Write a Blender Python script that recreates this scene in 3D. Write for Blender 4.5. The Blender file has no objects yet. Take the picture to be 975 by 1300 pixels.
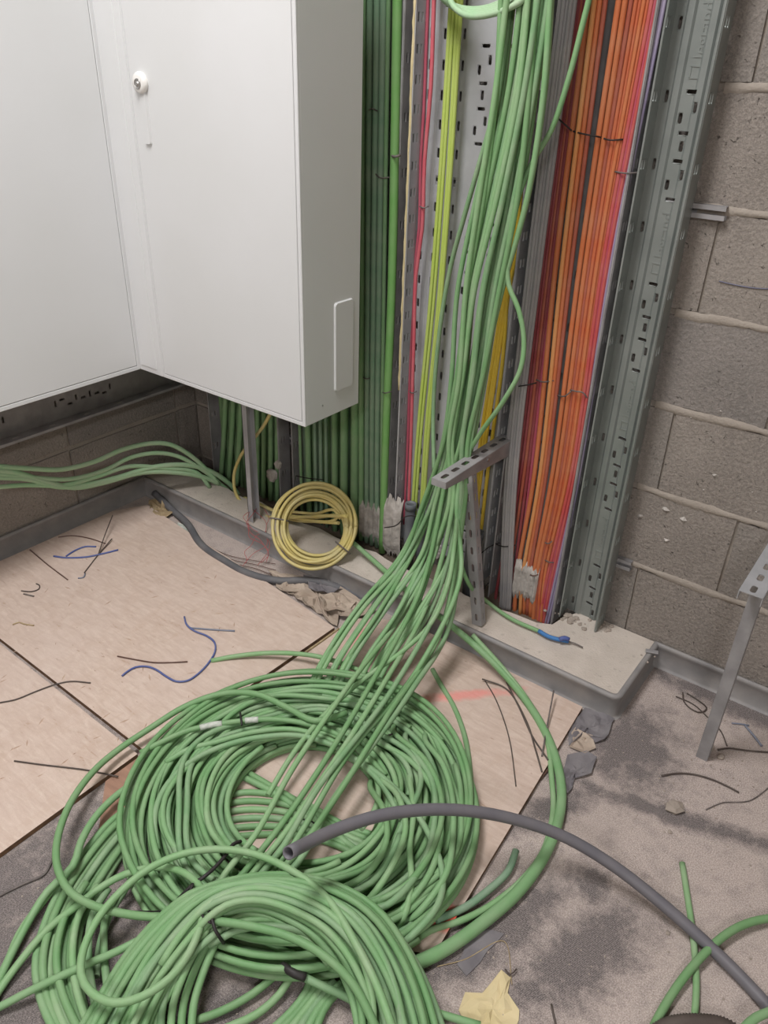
import bpy, math, random
import numpy as np
from mathutils import Matrix, Vector

S = bpy.context.scene
COL = S.collection
rng = random.Random(7)

# ------------------------------------------------------------------ camera
FPX, CX, CY = 981.378, 487.5, 650.0
R = np.array([[0.79716949, 0.60306305, 0.02890952],
              [0.32074889, -0.38244859, -0.86651787],
              [-0.51150851, 0.7000343, -0.49830815]])
CAM = np.array([0.0, -1.605, 1.262])
cam_d = bpy.data.cameras.new('camera')
cam_d.sensor_fit = 'VERTICAL'
cam_d.sensor_height = 36.0
cam_d.lens = 36.0 * FPX / 1300.0
cam_d.clip_start = 0.02
cam_d.clip_end = 30
cam = bpy.data.objects.new('camera', cam_d)
COL.objects.link(cam)
M = Matrix(((R[0][0], -R[1][0], -R[2][0], CAM[0]),
            (R[0][1], -R[1][1], -R[2][1], CAM[1]),
            (R[0][2], -R[1][2], -R[2][2], CAM[2]), (0, 0, 0, 1)))
cam.matrix_world = M
S.camera = cam

# ------------------------------------------------------------------ world, light, exposure
S.view_settings.view_transform = 'Standard'
S.view_settings.look = 'None'
S.view_settings.gamma = 1.0
S.view_settings.use_curve_mapping = False
S.view_settings.exposure = -0.27
w = bpy.data.worlds.new('world')
S.world = w
w.use_nodes = True
w.node_tree.nodes['Background'].inputs[0].default_value = (0.9, 0.95, 1, 1)
w.node_tree.nodes['Background'].inputs[1].default_value = 0.3


def area(name, loc, sx, sy, power, color=(1, 1, 1), rot=(0, 0, 0)):
    d = bpy.data.lights.new(name, 'AREA')
    d.shape = 'RECTANGLE'
    d.size = sx
    d.size_y = sy
    d.energy = power
    d.color = color
    o = bpy.data.objects.new(name, d)
    o.location = loc
    o.rotation_euler = rot
    COL.objects.link(o)
    return o


area('ceiling_and_fill_light', (-1.0, -1.35, 2.735), 0.55, 1.15, 62, (1.0, 0.985, 0.985))
area('ceiling_and_fill_light', (1.0, -4.0, 2.735), 0.55, 1.15, 84, (1.0, 0.985, 0.985))  # added fill light, brightens the left cabinet and the wall below it


# ------------------------------------------------------------------ positions: a pixel of the photo meets a real plane of the room
def ray(px, py):
    return R.T @ np.array([(px - CX) / FPX, (py - CY) / FPX, 1.0])


def PX(px, py, X):
    v = ray(px, py)
    return CAM + v * (X - CAM[0]) / v[0]


def PY(px, py, Y):
    v = ray(px, py)
    return CAM + v * (Y - CAM[1]) / v[1]


def PZ(px, py, Z):
    v = ray(px, py)
    return CAM + v * (Z - CAM[2]) / v[2]


# ------------------------------------------------------------------ materials
def lin(c):
    r = []
    for x in c[:3]:
        x /= 255.0
        r.append(x / 12.92 if x <= 0.04045 else ((x + 0.055) / 1.055) ** 2.4)
    return tuple(r) + (1.0,)


MATS = {}


def mat(name, c, c2=None, rough=0.6, metal=0.0, scale=8.0, lo=0.35, hi=0.65, bump=0.0, bscale=60.0, spec=0.4, stretch=(1, 1, 1), detail=6):
    if name in MATS:
        return MATS[name]
    m = bpy.data.materials.new(name)
    m.use_nodes = True
    n = m.node_tree.nodes
    l = m.node_tree.links
    b = n['Principled BSDF']
    b.inputs['Roughness'].default_value = rough
    b.inputs['Metallic'].default_value = metal
    b.inputs['Specular IOR Level'].default_value = spec
    b.inputs['Base Color'].default_value = lin(c)
    tc = n.new('ShaderNodeTexCoord')
    mp = n.new('ShaderNodeMapping')
    mp.inputs['Scale'].default_value = stretch
    l.new(tc.outputs['Object'], mp.inputs[0])
    if c2:
        t = n.new('ShaderNodeTexNoise')
        t.inputs['Scale'].default_value = scale
        t.inputs['Detail'].default_value = detail
        l.new(mp.outputs[0], t.inputs['Vector'])
        r = n.new('ShaderNodeValToRGB')
        r.color_ramp.elements[0].position = lo
        r.color_ramp.elements[0].color = lin(c)
        r.color_ramp.elements[1].position = hi
        r.color_ramp.elements[1].color = lin(c2)
        l.new(t.outputs['Fac'], r.inputs[0])
        l.new(r.outputs[0], b.inputs['Base Color'])
    if bump:
        t2 = n.new('ShaderNodeTexNoise')
        t2.inputs['Scale'].default_value = bscale
        t2.inputs['Detail'].default_value = 5
        l.new(mp.outputs[0], t2.inputs['Vector'])
        bp = n.new('ShaderNodeBump')
        bp.inputs['Strength'].default_value = bump
        bp.inputs['Distance'].default_value = 0.004
        l.new(t2.outputs['Fac'], bp.inputs['Height'])
        l.new(bp.outputs[0], b.inputs['Normal'])
    MATS[name] = m
    return m


class NT:
    """small helper for longer procedural materials"""

    def __init__(self, name, rough=0.9, spec=0.2):
        m = bpy.data.materials.new(name)
        m.use_nodes = True
        self.m = m
        self.n = m.node_tree.nodes
        self.l = m.node_tree.links
        self.b = self.n['Principled BSDF']
        self.b.inputs['Roughness'].default_value = rough
        self.b.inputs['Specular IOR Level'].default_value = spec
        g = self.n.new('ShaderNodeNewGeometry')
        self.pos = g.outputs['Position']

    def mapping(self, scale=(1, 1, 1), rot=(0, 0, 0), loc=(0, 0, 0), src=None):
        k = self.n.new('ShaderNodeMapping')
        k.vector_type = 'POINT'
        k.inputs['Location'].default_value = loc
        k.inputs['Rotation'].default_value = rot
        k.inputs['Scale'].default_value = scale
        self.l.new(src or self.pos, k.inputs[0])
        return k.outputs[0]

    def noise(self, scale, detail=5, dist=0.0, vec=None, rough=0.55):
        k = self.n.new('ShaderNodeTexNoise')
        k.inputs['Scale'].default_value = scale
        k.inputs['Detail'].default_value = detail
        k.inputs['Distortion'].default_value = dist
        k.inputs['Roughness'].default_value = rough
        self.l.new(vec or self.pos, k.inputs['Vector'])
        return k.outputs['Fac']

    def ramp(self, fac, a, b, ca=(0, 0, 0, 1), cb=(1, 1, 1, 1)):
        if a > b:
            a, b, ca, cb = b, a, cb, ca
        k = self.n.new('ShaderNodeValToRGB')
        k.color_ramp.elements[0].position = a
        k.color_ramp.elements[1].position = b
        k.color_ramp.elements[0].color = ca
        k.color_ramp.elements[1].color = cb
        self.l.new(fac, k.inputs[0])
        return k.outputs[0]

    def mix(self, fac, a, b, mode='MIX'):
        k = self.n.new('ShaderNodeMixRGB')
        k.blend_type = mode
        for s, i in ((fac, 0), (a, 1), (b, 2)):
            if isinstance(s, (int, float)):
                k.inputs[i].default_value = s
            elif isinstance(s, tuple):
                k.inputs[i].default_value = s
            else:
                self.l.new(s, k.inputs[i])
        return k.outputs[0]

    def math(self, op, a, b=0.0, clamp=False):
        k = self.n.new('ShaderNodeMath')
        k.operation = op
        k.use_clamp = clamp
        for s, i in ((a, 0), (b, 1)):
            if isinstance(s, (int, float)):
                k.inputs[i].default_value = s
            else:
                self.l.new(s, k.inputs[i])
        return k.outputs[0]

    def blob(self, c, size, rot=0.0, soft=0.5, nz=None, amt=0.6):
        """1 inside an ellipse round c, broken up by noise"""
        a = self.n.new('ShaderNodeVectorMath')
        a.operation = 'SUBTRACT'
        self.l.new(self.pos, a.inputs[0])
        a.inputs[1].default_value = (c[0], c[1], 0)
        v = self.mapping(scale=(1, 1, 0), rot=(0, 0, -rot), src=a.outputs[0])
        b = self.n.new('ShaderNodeVectorMath')
        b.operation = 'MULTIPLY'
        self.l.new(v, b.inputs[0])
        b.inputs[1].default_value = (1 / size[0], 1 / size[1], 0)
        d = self.n.new('ShaderNodeVectorMath')
        d.operation = 'LENGTH'
        self.l.new(b.outputs[0], d.inputs[0])
        x = d.outputs['Value']
        if nz is not None:
            x = self.math('ADD', x, self.math('MULTIPLY', self.math('SUBTRACT', nz, 0.5), amt * 2))
        k = self.n.new('ShaderNodeMapRange')
        k.inputs['From Min'].default_value = 1 + soft
        k.inputs['From Max'].default_value = 1 - soft
        self.l.new(x, k.inputs['Value'])
        return k.outputs[0]

    def bump(self, h, strength=0.4, dist=0.003, prev=None):
        k = self.n.new('ShaderNodeBump')
        k.inputs['Strength'].default_value = strength
        k.inputs['Distance'].default_value = dist
        self.l.new(h, k.inputs['Height'])
        if prev:
            self.l.new(prev, k.inputs['Normal'])
        self.l.new(k.outputs[0], self.b.inputs['Normal'])
        return k.outputs[0]

    def color(self, c):
        self.l.new(c, self.b.inputs['Base Color'])
        return self.m


def m_floor():
    t = NT('dusty_carpet', 0.95, 0.1)
    fib = t.noise(420, 4)
    big = t.noise(5, 6, 0.4)
    mid = t.noise(26, 5)
    wv = t.n.new('ShaderNodeTexWave')
    wv.inputs['Scale'].default_value = 120
    wv.inputs['Distortion'].default_value = 1.6
    wv.inputs['Detail'].default_value = 2
    wv.inputs['Detail Scale'].default_value = 3
    t.l.new(t.mapping(rot=(0, 0, 0.35)), wv.inputs['Vector'])
    fib2 = t.noise(900, 3)
    dust = t.ramp(fib, 0.40, 0.62, lin((160, 147, 141)), lin((206, 193, 186)))
    dust = t.mix(t.math('MULTIPLY', t.ramp(fib2, .48, .60), .35), dust, lin((136, 126, 121)))
    dust = t.mix(t.math('MULTIPLY', t.ramp(big, 0.35, 0.7), .45), dust, lin((186, 172, 164)))
    dark = t.ramp(fib, 0.42, 0.62, lin((82, 78, 79)), lin((122, 115, 114)))
    mask = t.math('ADD', t.math('MULTIPLY', t.math('SUBTRACT', mid, 0.50), 1.6, True), t.math('MULTIPLY', t.math('SUBTRACT', big, .56), 1.5, True), True)
    # bare carpet patches where the dust has been trodden away
    for c, s, r in (((-0.27, -0.30), (0.10, 0.13), 0.2), ((-0.13, -0.42), (0.26, 0.022), 0.25), ((-0.33, -0.56), (0.03, 0.12), -0.5),
                    ((-0.30, -0.86), (0.05, 0.2), -0.35), ((-0.16, -0.80), (0.06, 0.16), -0.35), ((-1.0, -1.52), (0.60, 0.50), 0.1),
                    ((-0.55, -1.40), (0.36, 0.30), 0.1), ((-0.14, -0.03), (0.20, 0.035), 0.0), ((-0.20, -0.66), (0.03, 0.05), 0.6)):
        mask = t.math('MAXIMUM', mask, t.blob(c, s, r, 0.5, t.math('ADD', t.math('MULTIPLY', mid, .7), t.math('MULTIPLY', t.noise(90, 4), .3)), 1.5))
    lines = t.ramp(wv.outputs['Fac'], 0.35, 0.8)
    mask2 = t.math('MULTIPLY', mask, t.math('ADD', t.math('MULTIPLY', lines, 0.22), 0.74), True)
    c = t.mix(mask2, dust, dark)
    speck = t.ramp(t.noise(230, 2), 0.70, 0.74)
    c = t.mix(t.math('MULTIPLY', speck, 0.6), c, lin((205, 195, 188)))
    h = t.math('ADD', t.math('MULTIPLY', fib, 0.5), t.math('MULTIPLY', wv.outputs['Fac'], 0.15))
    t.bump(h, 0.4, 0.002)
    return t.color(c)


def m_board(name, red=False):
    t = NT(name, 0.85, 0.2)
    v1 = t.mapping(scale=(1, 4, 1), rot=(0, 0, 0.5))
    v2 = t.mapping(scale=(4, 1, 1), rot=(0, 0, 0.3))
    v3 = t.mapping(scale=(1, 4, 1), rot=(0, 0, -0.8))
    n1 = t.noise(20, 5, 0.6, v1)
    n2 = t.noise(18, 5, 0.6, v2)
    n3 = t.noise(30, 4, 0.5, v3)
    c = t.mix(t.ramp(n1, 0.3, 0.75), lin((190, 168, 154)), lin((212, 194, 181)))
    c = t.mix(t.ramp(n2, 0.5, 0.9), c, lin((192, 168, 151)))
    c = t.mix(t.ramp(n3, 0.55, 0.9), c, lin((216, 202, 188)))
    fl = t.math('MULTIPLY', t.ramp(n1, 0.35, 0.31), t.ramp(t.noise(70, 3), 0.5, 0.6))
    c = t.mix(t.math('MULTIPLY', fl, .7), c, lin((172, 144, 122)))
    fl2 = t.math('MULTIPLY', t.ramp(n3, 0.33, 0.29), t.ramp(t.noise(90, 3), 0.52, 0.6))
    c = t.mix(t.math('MULTIPLY', fl2, .7), c, lin((160, 134, 116)))
    gr = t.noise(500, 3)
    c = t.mix(t.math('MULTIPLY', t.ramp(gr, .45, .62), .25), c, lin((178, 157, 144)))
    dusty = t.noise(3.5, 4)
    c = t.mix(t.math('MULTIPLY', t.ramp(dusty, 0.35, 0.7), 0.35), c, lin((204, 187, 178)))
    if red:
        nz = t.noise(40, 4)
        a, b = PZ(540, 887, .012), PZ(640, 878, .012)
        ctr = (a + b) / 2
        ang = math.atan2(b[1] - a[1], b[0] - a[0])
        m1 = t.blob(ctr, (np.linalg.norm(b - a) / 2 * 1.1, 0.013), ang, 0.5, nz, 0.8)
        p = PZ(456, 808, .012)
        m2 = t.blob(p, (0.014, 0.05), 0.0, 0.6, nz, 0.8)
        p = PZ(568, 1166, .012)
        m3 = t.blob(p, (0.05, 0.022), 0.3, 0.4, nz, 0.5)
        c = t.mix(t.math('MULTIPLY', m1, 0.55), c, lin((240, 130, 125)))
        c = t.mix(t.math('MULTIPLY', m2, 0.45), c, lin((240, 140, 135)))
        c = t.mix(t.math('MULTIPLY', m3, 0.9), c, lin((240, 90, 70)))
    t.bump(t.math('ADD', n1, n2), 0.25, 0.001)
    return t.color(c)


def m_block(name, c1, c2, c3):
    t = NT(name, 0.95, 0.15)
    a = t.noise(9, 6)
    b = t.noise(140, 4)
    c = t.mix(t.ramp(a, 0.3, 0.7), lin(c1), lin(c2))
    c = t.mix(t.math('MULTIPLY', t.ramp(b, 0.45, 0.6), 0.6), c, lin(c3))
    c = t.mix(t.math('MULTIPLY', t.ramp(t.noise(420, 3), 0.46, 0.6), 0.35), c, lin(tuple(int(x * .72) for x in c1)))
    pit = t.ramp(t.noise(120, 4, 1.2), 0.34, 0.27)
    c = t.mix(t.math('MULTIPLY', pit, 0.5), c, lin((104, 96, 89)))
    c = t.mix(t.math('MULTIPLY', t.ramp(t.noise(2.2, 5), .45, .7), .5), c, lin(c3))
    h = t.math('SUBTRACT', t.math('MULTIPLY', b, 0.5), t.math('MULTIPLY', pit, 0.9))
    t.bump(h, 1.0, 0.006)
    return t.color(c)


def m_concrete(name, c1, c2, sp=(120, 110, 100)):
    t = NT(name, 0.95, 0.15)
    a = t.noise(14, 6)
    b = t.noise(220, 4)
    c = t.mix(t.ramp(a, 0.3, 0.7), lin(c1), lin(c2))
    c = t.mix(t.math('MULTIPLY', t.ramp(t.noise(60, 5), 0.60, 0.72), 0.7), c, lin(sp))
    t.bump(t.math('ADD', b, t.math('MULTIPLY', a, 2.0)), 0.5, 0.003)
    return t.color(c)


MT = {}
MT['floor'] = m_floor()
MT['board'] = m_board('osb_board')
MT['board_red'] = m_board('osb_board_marked', True)
MT['block'] = m_block('block_face', (128, 123, 118), (143, 136, 130), (156, 149, 142))
MT['block2'] = m_block('block_face_b', (122, 118, 114), (137, 131, 126), (150, 143, 138))
MT['block3'] = m_block('block_face_c', (133, 126, 120), (147, 139, 132), (158, 150, 142))
MT['mortar'] = m_concrete('mortar', (152, 143, 134), (166, 157, 147), (142, 134, 126))
MT['kerb'] = m_concrete('kerb_concrete', (188, 178, 168), (204, 194, 184), (164, 155, 146))
MT['pit'] = m_concrete('pit_dirt', (96, 86, 76), (120, 108, 96), (70, 62, 56))
MT['plaster'] = mat('plaster', (196, 192, 186), (188, 184, 178), 0.9, bump=.1)
MT['white'] = mat('cabinet_white', (212, 213, 214), (208, 209, 209), 0.42, scale=3, bump=0.03, bscale=500)
MT['white_plastic'] = mat('white_plastic', (228, 226, 222), rough=0.35)
MT['gap'] = mat('dark_gap', (60, 58, 56), rough=0.9)
MT['chrome'] = mat('chrome', (170, 168, 165), rough=0.3, metal=0.8)
MT['galv'] = mat('galvanised', (168, 169, 172), (184, 185, 188), 0.5, 0.3, scale=14, bump=0.05, bscale=200)
MT['galv_dark'] = mat('galvanised_dusty', (140, 138, 139), (160, 158, 159), 0.6, 0.2, scale=20, bump=0.1, bscale=120)
MT['galv_green'] = mat('galvanised_right', (138, 144, 141), (152, 157, 154), 0.4, 0.45, scale=10, bump=0.04, bscale=200)
MT['edge'] = mat('edge_trim', (132, 130, 130), (148, 144, 142), 0.55, scale=20, bump=.08, bscale=120)
MT['foam'] = mat('plaster_splash', (196, 190, 184), (160, 154, 148), 0.95, scale=40, bump=.8, bscale=90)
MT['tie'] = mat('black_tie', (46, 42, 42), rough=0.55)
MT['tie_grey'] = mat('dusty_tie', (120, 112, 108), (90, 84, 82), rough=0.7, scale=60)
MT['white_tape'] = mat('white_tape', (206, 206, 200), (170, 180, 168), 0.7, scale=90)


def cable_mat(name, c, dust=0.3, rough=0.55):
    d = tuple(int(c[i] * (1 - dust) + (190, 185, 172)[i] * dust) for i in range(3))
    return mat(name, c, d, rough, scale=18, lo=0.35, hi=0.7, bump=0.04, bscale=90, spec=0.35)


GREENS = [cable_mat('green_a', (120, 163, 112), .25), cable_mat('green_b', (112, 155, 104), .22), cable_mat('green_c', (128, 169, 118), .3),
          cable_mat('green_d', (120, 159, 115), .35)]
MT['g_pale'] = cable_mat('green_pale', (148, 186, 144), .4)
MT['g_grey'] = cable_mat('green_greyish', (118, 152, 124), .35)
MT['g_deep'] = cable_mat('green_deep', (120, 160, 112), .25)
MT['g_bright'] = cable_mat('green_bright', (112, 164, 92), .2, .45)
MT['yellow'] = cable_mat('yellow_cable', (222, 188, 60), .15)
MT['yellow_dusty'] = cable_mat('yellow_dusty', (206, 190, 118), .4)
MT['yelgreen'] = cable_mat('yellow_green', (174, 194, 92), .2)
MT['red'] = cable_mat('red_cable', (196, 84, 98), .25)
MT['darkred'] = cable_mat('dark_red', (142, 62, 66), .18)
MT['orange'] = cable_mat('orange_cable', (198, 110, 66), .22)
MT['orange_b'] = cable_mat('orange_deep', (192, 98, 62), .22)
MT['tan'] = cable_mat('tan_orange', (216, 146, 88), .18)
MT['brownred'] = cable_mat('brown_red', (166, 86, 66), .2)
MT['pinkred'] = cable_mat('pink_red', (188, 80, 78), .24)
MT['magenta'] = cable_mat('magenta', (178, 78, 98), .16)
MT['lavender'] = cable_mat('lavender', (146, 136, 166), .25)
MT['grey_cable'] = cable_mat('grey_cable', (150, 148, 150), .25)
MT['blue'] = cable_mat('blue_wire', (78, 92, 150), .2)
MT['blue_bright'] = cable_mat('blue_end', (60, 116, 176), .1)
MT['steelblue'] = cable_mat('steel_blue', (120, 126, 142), .2)
MT['brown_wire'] = cable_mat('brown_wire', (92, 66, 58), .15)
MT['black_wire'] = cable_mat('black_wire', (74, 64, 60), .2)
MT['grey_pipe'] = cable_mat('grey_pipe', (104, 102, 108), .12, .5)
MT['dark_pipe'] = cable_mat('dark_pipe', (92, 92, 96), .2, .6)
MT['conduit'] = cable_mat('conduit', (98, 102, 108), .2, .6)
MT['darkhole'] = mat('pipe_inside_shade', (34, 33, 34), rough=.9)  # shade inside the conduits, put into the colour
MT['stone'] = m_concrete('stone', (150, 140, 130), (172, 160, 150))
MT['paper'] = mat('torn_paper', (186, 171, 156), (164, 148, 134), 0.9, scale=12, bump=.3, bscale=40)
MT['cream'] = mat('cream_paper', (216, 200, 160), (200, 184, 140), 0.9, scale=14, bump=.3, bscale=40)
MT['underlay'] = mat('grey_underlay', (132, 128, 130), (108, 104, 108), 0.85, scale=18, bump=.5, bscale=60)
MT['wood_dark'] = mat('dark_plywood', (166, 130, 110), (140, 108, 92), 0.8, scale=10, stretch=(1, 6, 1), bump=.2)
MT['board_edge'] = mat('board_edge', (128, 98, 74), (100, 76, 58), 0.9, scale=60, bump=.3)
MT['lint'] = mat('lint', (178, 160, 128), (150, 130, 100), 0.95, scale=60, bump=.6)
MT['thin_red'] = cable_mat('thin_red', (176, 76, 80), .3)
MT['lampglow'] = bpy.data.materials.new('lamp_diffuser')
MT['lampglow'].use_nodes = True
_b = MT['lampglow'].node_tree.nodes['Principled BSDF']
_b.inputs['Emission Color'].default_value = (1, .97, .94, 1)
_b.inputs['Emission Strength'].default_value = 4.0


# ------------------------------------------------------------------ mesh helpers
def new_mesh(name, verts, faces, m=None, smooth=False):
    me = bpy.data.meshes.new(name)
    me.from_pydata([tuple(v) for v in verts], [], [tuple(f) for f in faces])
    if smooth:
        me.polygons.foreach_set('use_smooth', [True] * len(me.polygons))
    if m is not None:
        for mm in (m if isinstance(m, (list, tuple)) else [m]):
            me.materials.append(mm)
    me.update()
    return me


def link(name, me, parent=None, origin=None):
    o = bpy.data.objects.new(name, me)
    COL.objects.link(o)
    if parent is not None:      # parts are modelled in room coordinates under a thing's empty
        o.parent = parent
        o.matrix_parent_inverse = Matrix.Translation(-parent.location)
    return o


def tag(o, label=None, cat=None, group=None, kind=None):
    if label:
        o['label'] = label
    if cat:
        o['category'] = cat
    if group:
        o['group'] = group
    if kind:
        o['kind'] = kind
    return o


def empty(name, loc=(0, 0, 0)):
    o = bpy.data.objects.new(name, None)
    o.empty_display_size = 0.05
    o.location = loc
    COL.objects.link(o)
    return o


def box_geo(x0, x1, y0, y1, z0, z1, b=0.0):
    """box with all edges chamfered by b"""
    if b <= 0:
        v = [(x, y, z) for x in (x0, x1) for y in (y0, y1) for z in (z0, z1)]
        f = [(0, 1, 3, 2), (4, 6, 7, 5), (0, 4, 5, 1), (2, 3, 7, 6), (0, 2, 6, 4), (1, 5, 7, 3)]
        return v, f
    v = []
    idx = {}
    for i, x in enumerate((x0, x1)):
        for j, y in enumerate((y0, y1)):
            for k, z in enumerate((z0, z1)):
                sx, sy, sz = (1 - 2 * i) * b, (1 - 2 * j) * b, (1 - 2 * k) * b
                idx[i, j, k, 0] = len(v)
                v.append((x, y + sy, z + sz))
                idx[i, j, k, 1] = len(v)
                v.append((x + sx, y, z + sz))
                idx[i, j, k, 2] = len(v)
                v.append((x + sx, y + sy, z))
    f = []
    for i in (0, 1):
        q = [idx[i, 0, 0, 0], idx[i, 1, 0, 0], idx[i, 1, 1, 0], idx[i, 0, 1, 0]]
        f.append(q if i else q[::-1])
        q = [idx[0, i, 0, 1], idx[1, i, 0, 1], idx[1, i, 1, 1], idx[0, i, 1, 1]]
        f.append(q[::-1] if i else q)
        q = [idx[0, 0, i, 2], idx[1, 0, i, 2], idx[1, 1, i, 2], idx[0, 1, i, 2]]
        f.append(q if i else q[::-1])
    for a in (0, 1):
        for c in (0, 1):
            f.append([idx[0, a, c, 1], idx[1, a, c, 1], idx[1, a, c, 2], idx[0, a, c, 2]])
            f.append([idx[a, 0, c, 0], idx[a, 1, c, 0], idx[a, 1, c, 2], idx[a, 0, c, 2]])
            f.append([idx[a, c, 0, 0], idx[a, c, 1, 0], idx[a, c, 1, 1], idx[a, c, 0, 1]])
    for i in (0, 1):
        for j in (0, 1):
            for k in (0, 1):
                f.append([idx[i, j, k, 0], idx[i, j, k, 1], idx[i, j, k, 2]])
    return v, f


class MB:
    def __init__(self):
        self.v = []
        self.f = []
        self.mi = []

    def add(self, v, f, mi=0):
        o = len(self.v)
        self.v += [tuple(p) for p in v]
        self.f += [tuple(i + o for i in q) for q in f]
        self.mi += [mi] * len(f)
        return self

    def box(self, x0, x1, y0, y1, z0, z1, b=0.0, mi=0, mtx=None):
        v, f = box_geo(x0, x1, y0, y1, z0, z1, b)
        if mtx is not None:
            v = [tuple(mtx @ Vector(p)) for p in v]
        return self.add(v, f, mi)

    def tube(self, pts, r, sides=8, mi=0, cap=True):
        v, f = tube_geo(pts, r, sides, cap)
        return self.add(v, f, mi)

    def build(self, name, m, parent=None, smooth=False, fix=True):
        me = new_mesh(name, self.v, self.f, m, smooth)
        if any(self.mi):
            me.polygons.foreach_set('material_index', self.mi)
        if fix:
            import bmesh
            b = bmesh.new()
            b.from_mesh(me)
            bmesh.ops.recalc_face_normals(b, faces=b.faces)
            b.to_mesh(me)
            b.free()
        if smooth:
            me.polygons.foreach_set('use_smooth', [True] * len(me.polygons))
        return link(name, me, parent)


def spline(ctrl, step=0.02, closed=False):
    """centripetal-ish Catmull-Rom through control points"""
    P = np.array([np.array(p, float) for p in ctrl])
    if len(P) == 2:
        n = max(2, int(np.linalg.norm(P[1] - P[0]) / step / 4) + 2)
        t = np.linspace(0, 1, n)[:, None]
        return P[0] * (1 - t) + P[1] * t
    Q = np.vstack([2 * P[0] - P[1], P, 2 * P[-1] - P[-2]])
    out = []
    for i in range(1, len(Q) - 2):
        p0, p1, p2, p3 = Q[i - 1], Q[i], Q[i + 1], Q[i + 2]
        n = max(2, int(np.linalg.norm(p2 - p1) / step) + 1)
        d1 = max(np.linalg.norm(p1 - p0) ** .5, 1e-4)
        d2 = max(np.linalg.norm(p2 - p1) ** .5, 1e-4)
        d3 = max(np.linalg.norm(p3 - p2) ** .5, 1e-4)
        m1 = ((p1 - p0) / d1 - (p2 - p0) / (d1 + d2) + (p2 - p1) / d2) * d2
        m2 = ((p2 - p1) / d2 - (p3 - p1) / (d2 + d3) + (p3 - p2) / d3) * d2
        t = (np.arange(n) / n)[:, None]
        out.append((2 * t ** 3 - 3 * t ** 2 + 1) * p1 + (t ** 3 - 2 * t ** 2 + t) * m1 + (-2 * t ** 3 + 3 * t ** 2) * p2 + (t ** 3 - t ** 2) * m2)
    out.append(P[-1:])
    return np.vstack(out)


def tube_arr(P, r, sides=8):
    P = np.asarray(P, float)
    T = np.gradient(P, axis=0)
    T /= np.maximum(np.linalg.norm(T, axis=1), 1e-9)[:, None]
    n = np.zeros_like(P)
    a = np.array([0, 0, 1.0]) if abs(T[0][2]) < 0.9 else np.array([0, 1.0, 0])
    u = a - T[0] * (a @ T[0])
    u /= np.linalg.norm(u)
    n[0] = u
    for i in range(1, len(P)):
        u = u - T[i] * (u @ T[i])
        u /= max(np.linalg.norm(u), 1e-9)
        n[i] = u
    b = np.cross(T, n)
    ang = np.arange(sides) * 2 * math.pi / sides
    rr = np.asarray(r, float)
    rr = rr[:, None, None] if rr.ndim else rr
    V = P[:, None, :] + rr * (np.cos(ang)[None, :, None] * n[:, None, :] + np.sin(ang)[None, :, None] * b[:, None, :])
    return V.reshape(-1, 3)


def tube_geo(P, r, sides=8, cap=True):
    V = tube_arr(P, r, sides)
    N = len(P)
    f = []
    for i in range(N - 1):
        o = i * sides
        for k in range(sides):
            k2 = (k + 1) % sides
            f.append((o + k, o + k2, o + sides + k2, o + sides + k))
    if cap:
        f.append(tuple(range(sides))[::-1])
        f.append(tuple(range((N - 1) * sides, N * sides)))
    return V, f


def tube_obj(name, P, r, m, parent=None, sides=8, hollow=0.0):
    P = np.asarray(P, float)
    V, f = tube_geo(P, r, sides, cap=(hollow <= 0))
    org = np.array([0, 0, 0.0])
    if parent is None:
        org = P[int(np.argmin(P[:, 2]))].copy()
    V = V - org
    V = V.tolist()
    if hollow > 0:
        N = len(P)
        V2 = (tube_arr(P, hollow, sides) - org).tolist()
        o = len(V)
        V += V2
        f2 = []
        for q in f:
            f2.append(tuple(i + o for i in q)[::-1])
        f = f + f2
        e = (N - 1) * sides
        for k in range(sides):
            k2 = (k + 1) % sides
            f.append((k, k2, o + k2, o + k)[::-1])
            f.append((e + k, e + k2, o + e + k2, o + e + k))
    me = bpy.data.meshes.new(name)
    me.from_pydata(V, [], f)
    sm = [True] * len(me.polygons)
    me.polygons.foreach_set('use_smooth', sm)
    if hollow <= 0:
        for q in me.polygons[-2:]:
            q.use_smooth = False
    me.materials.append(m)
    me.update()
    o = link(name, me, parent)
    o.location = org
    return o


def disc_pts(c, u, v, r, n=24, a0=0.0, a1=2 * math.pi):
    c, u, v = np.array(c), np.array(u), np.array(v)
    t = np.linspace(a0, a1, n)
    return c + r * (np.cos(t)[:, None] * u + np.sin(t)[:, None] * v)


def lathe(prof, axis_p, u, v, w_, n=24):
    """prof: list of (radius, height) ; axis along w_"""
    V, F = [], []
    axis_p, u, v, w_ = map(np.array, (axis_p, u, v, w_))
    for r, h in prof:
        for k in range(n):
            a = 2 * math.pi * k / n
            V.append(axis_p + w_ * h + r * (math.cos(a) * u + math.sin(a) * v))
    for i in range(len(prof) - 1):
        for k in range(n):
            k2 = (k + 1) % n
            F.append((i * n + k, i * n + k2, (i + 1) * n + k2, (i + 1) * n + k))
    F.append(tuple(range((len(prof) - 1) * n, len(prof) * n)))
    return V, F


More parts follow.
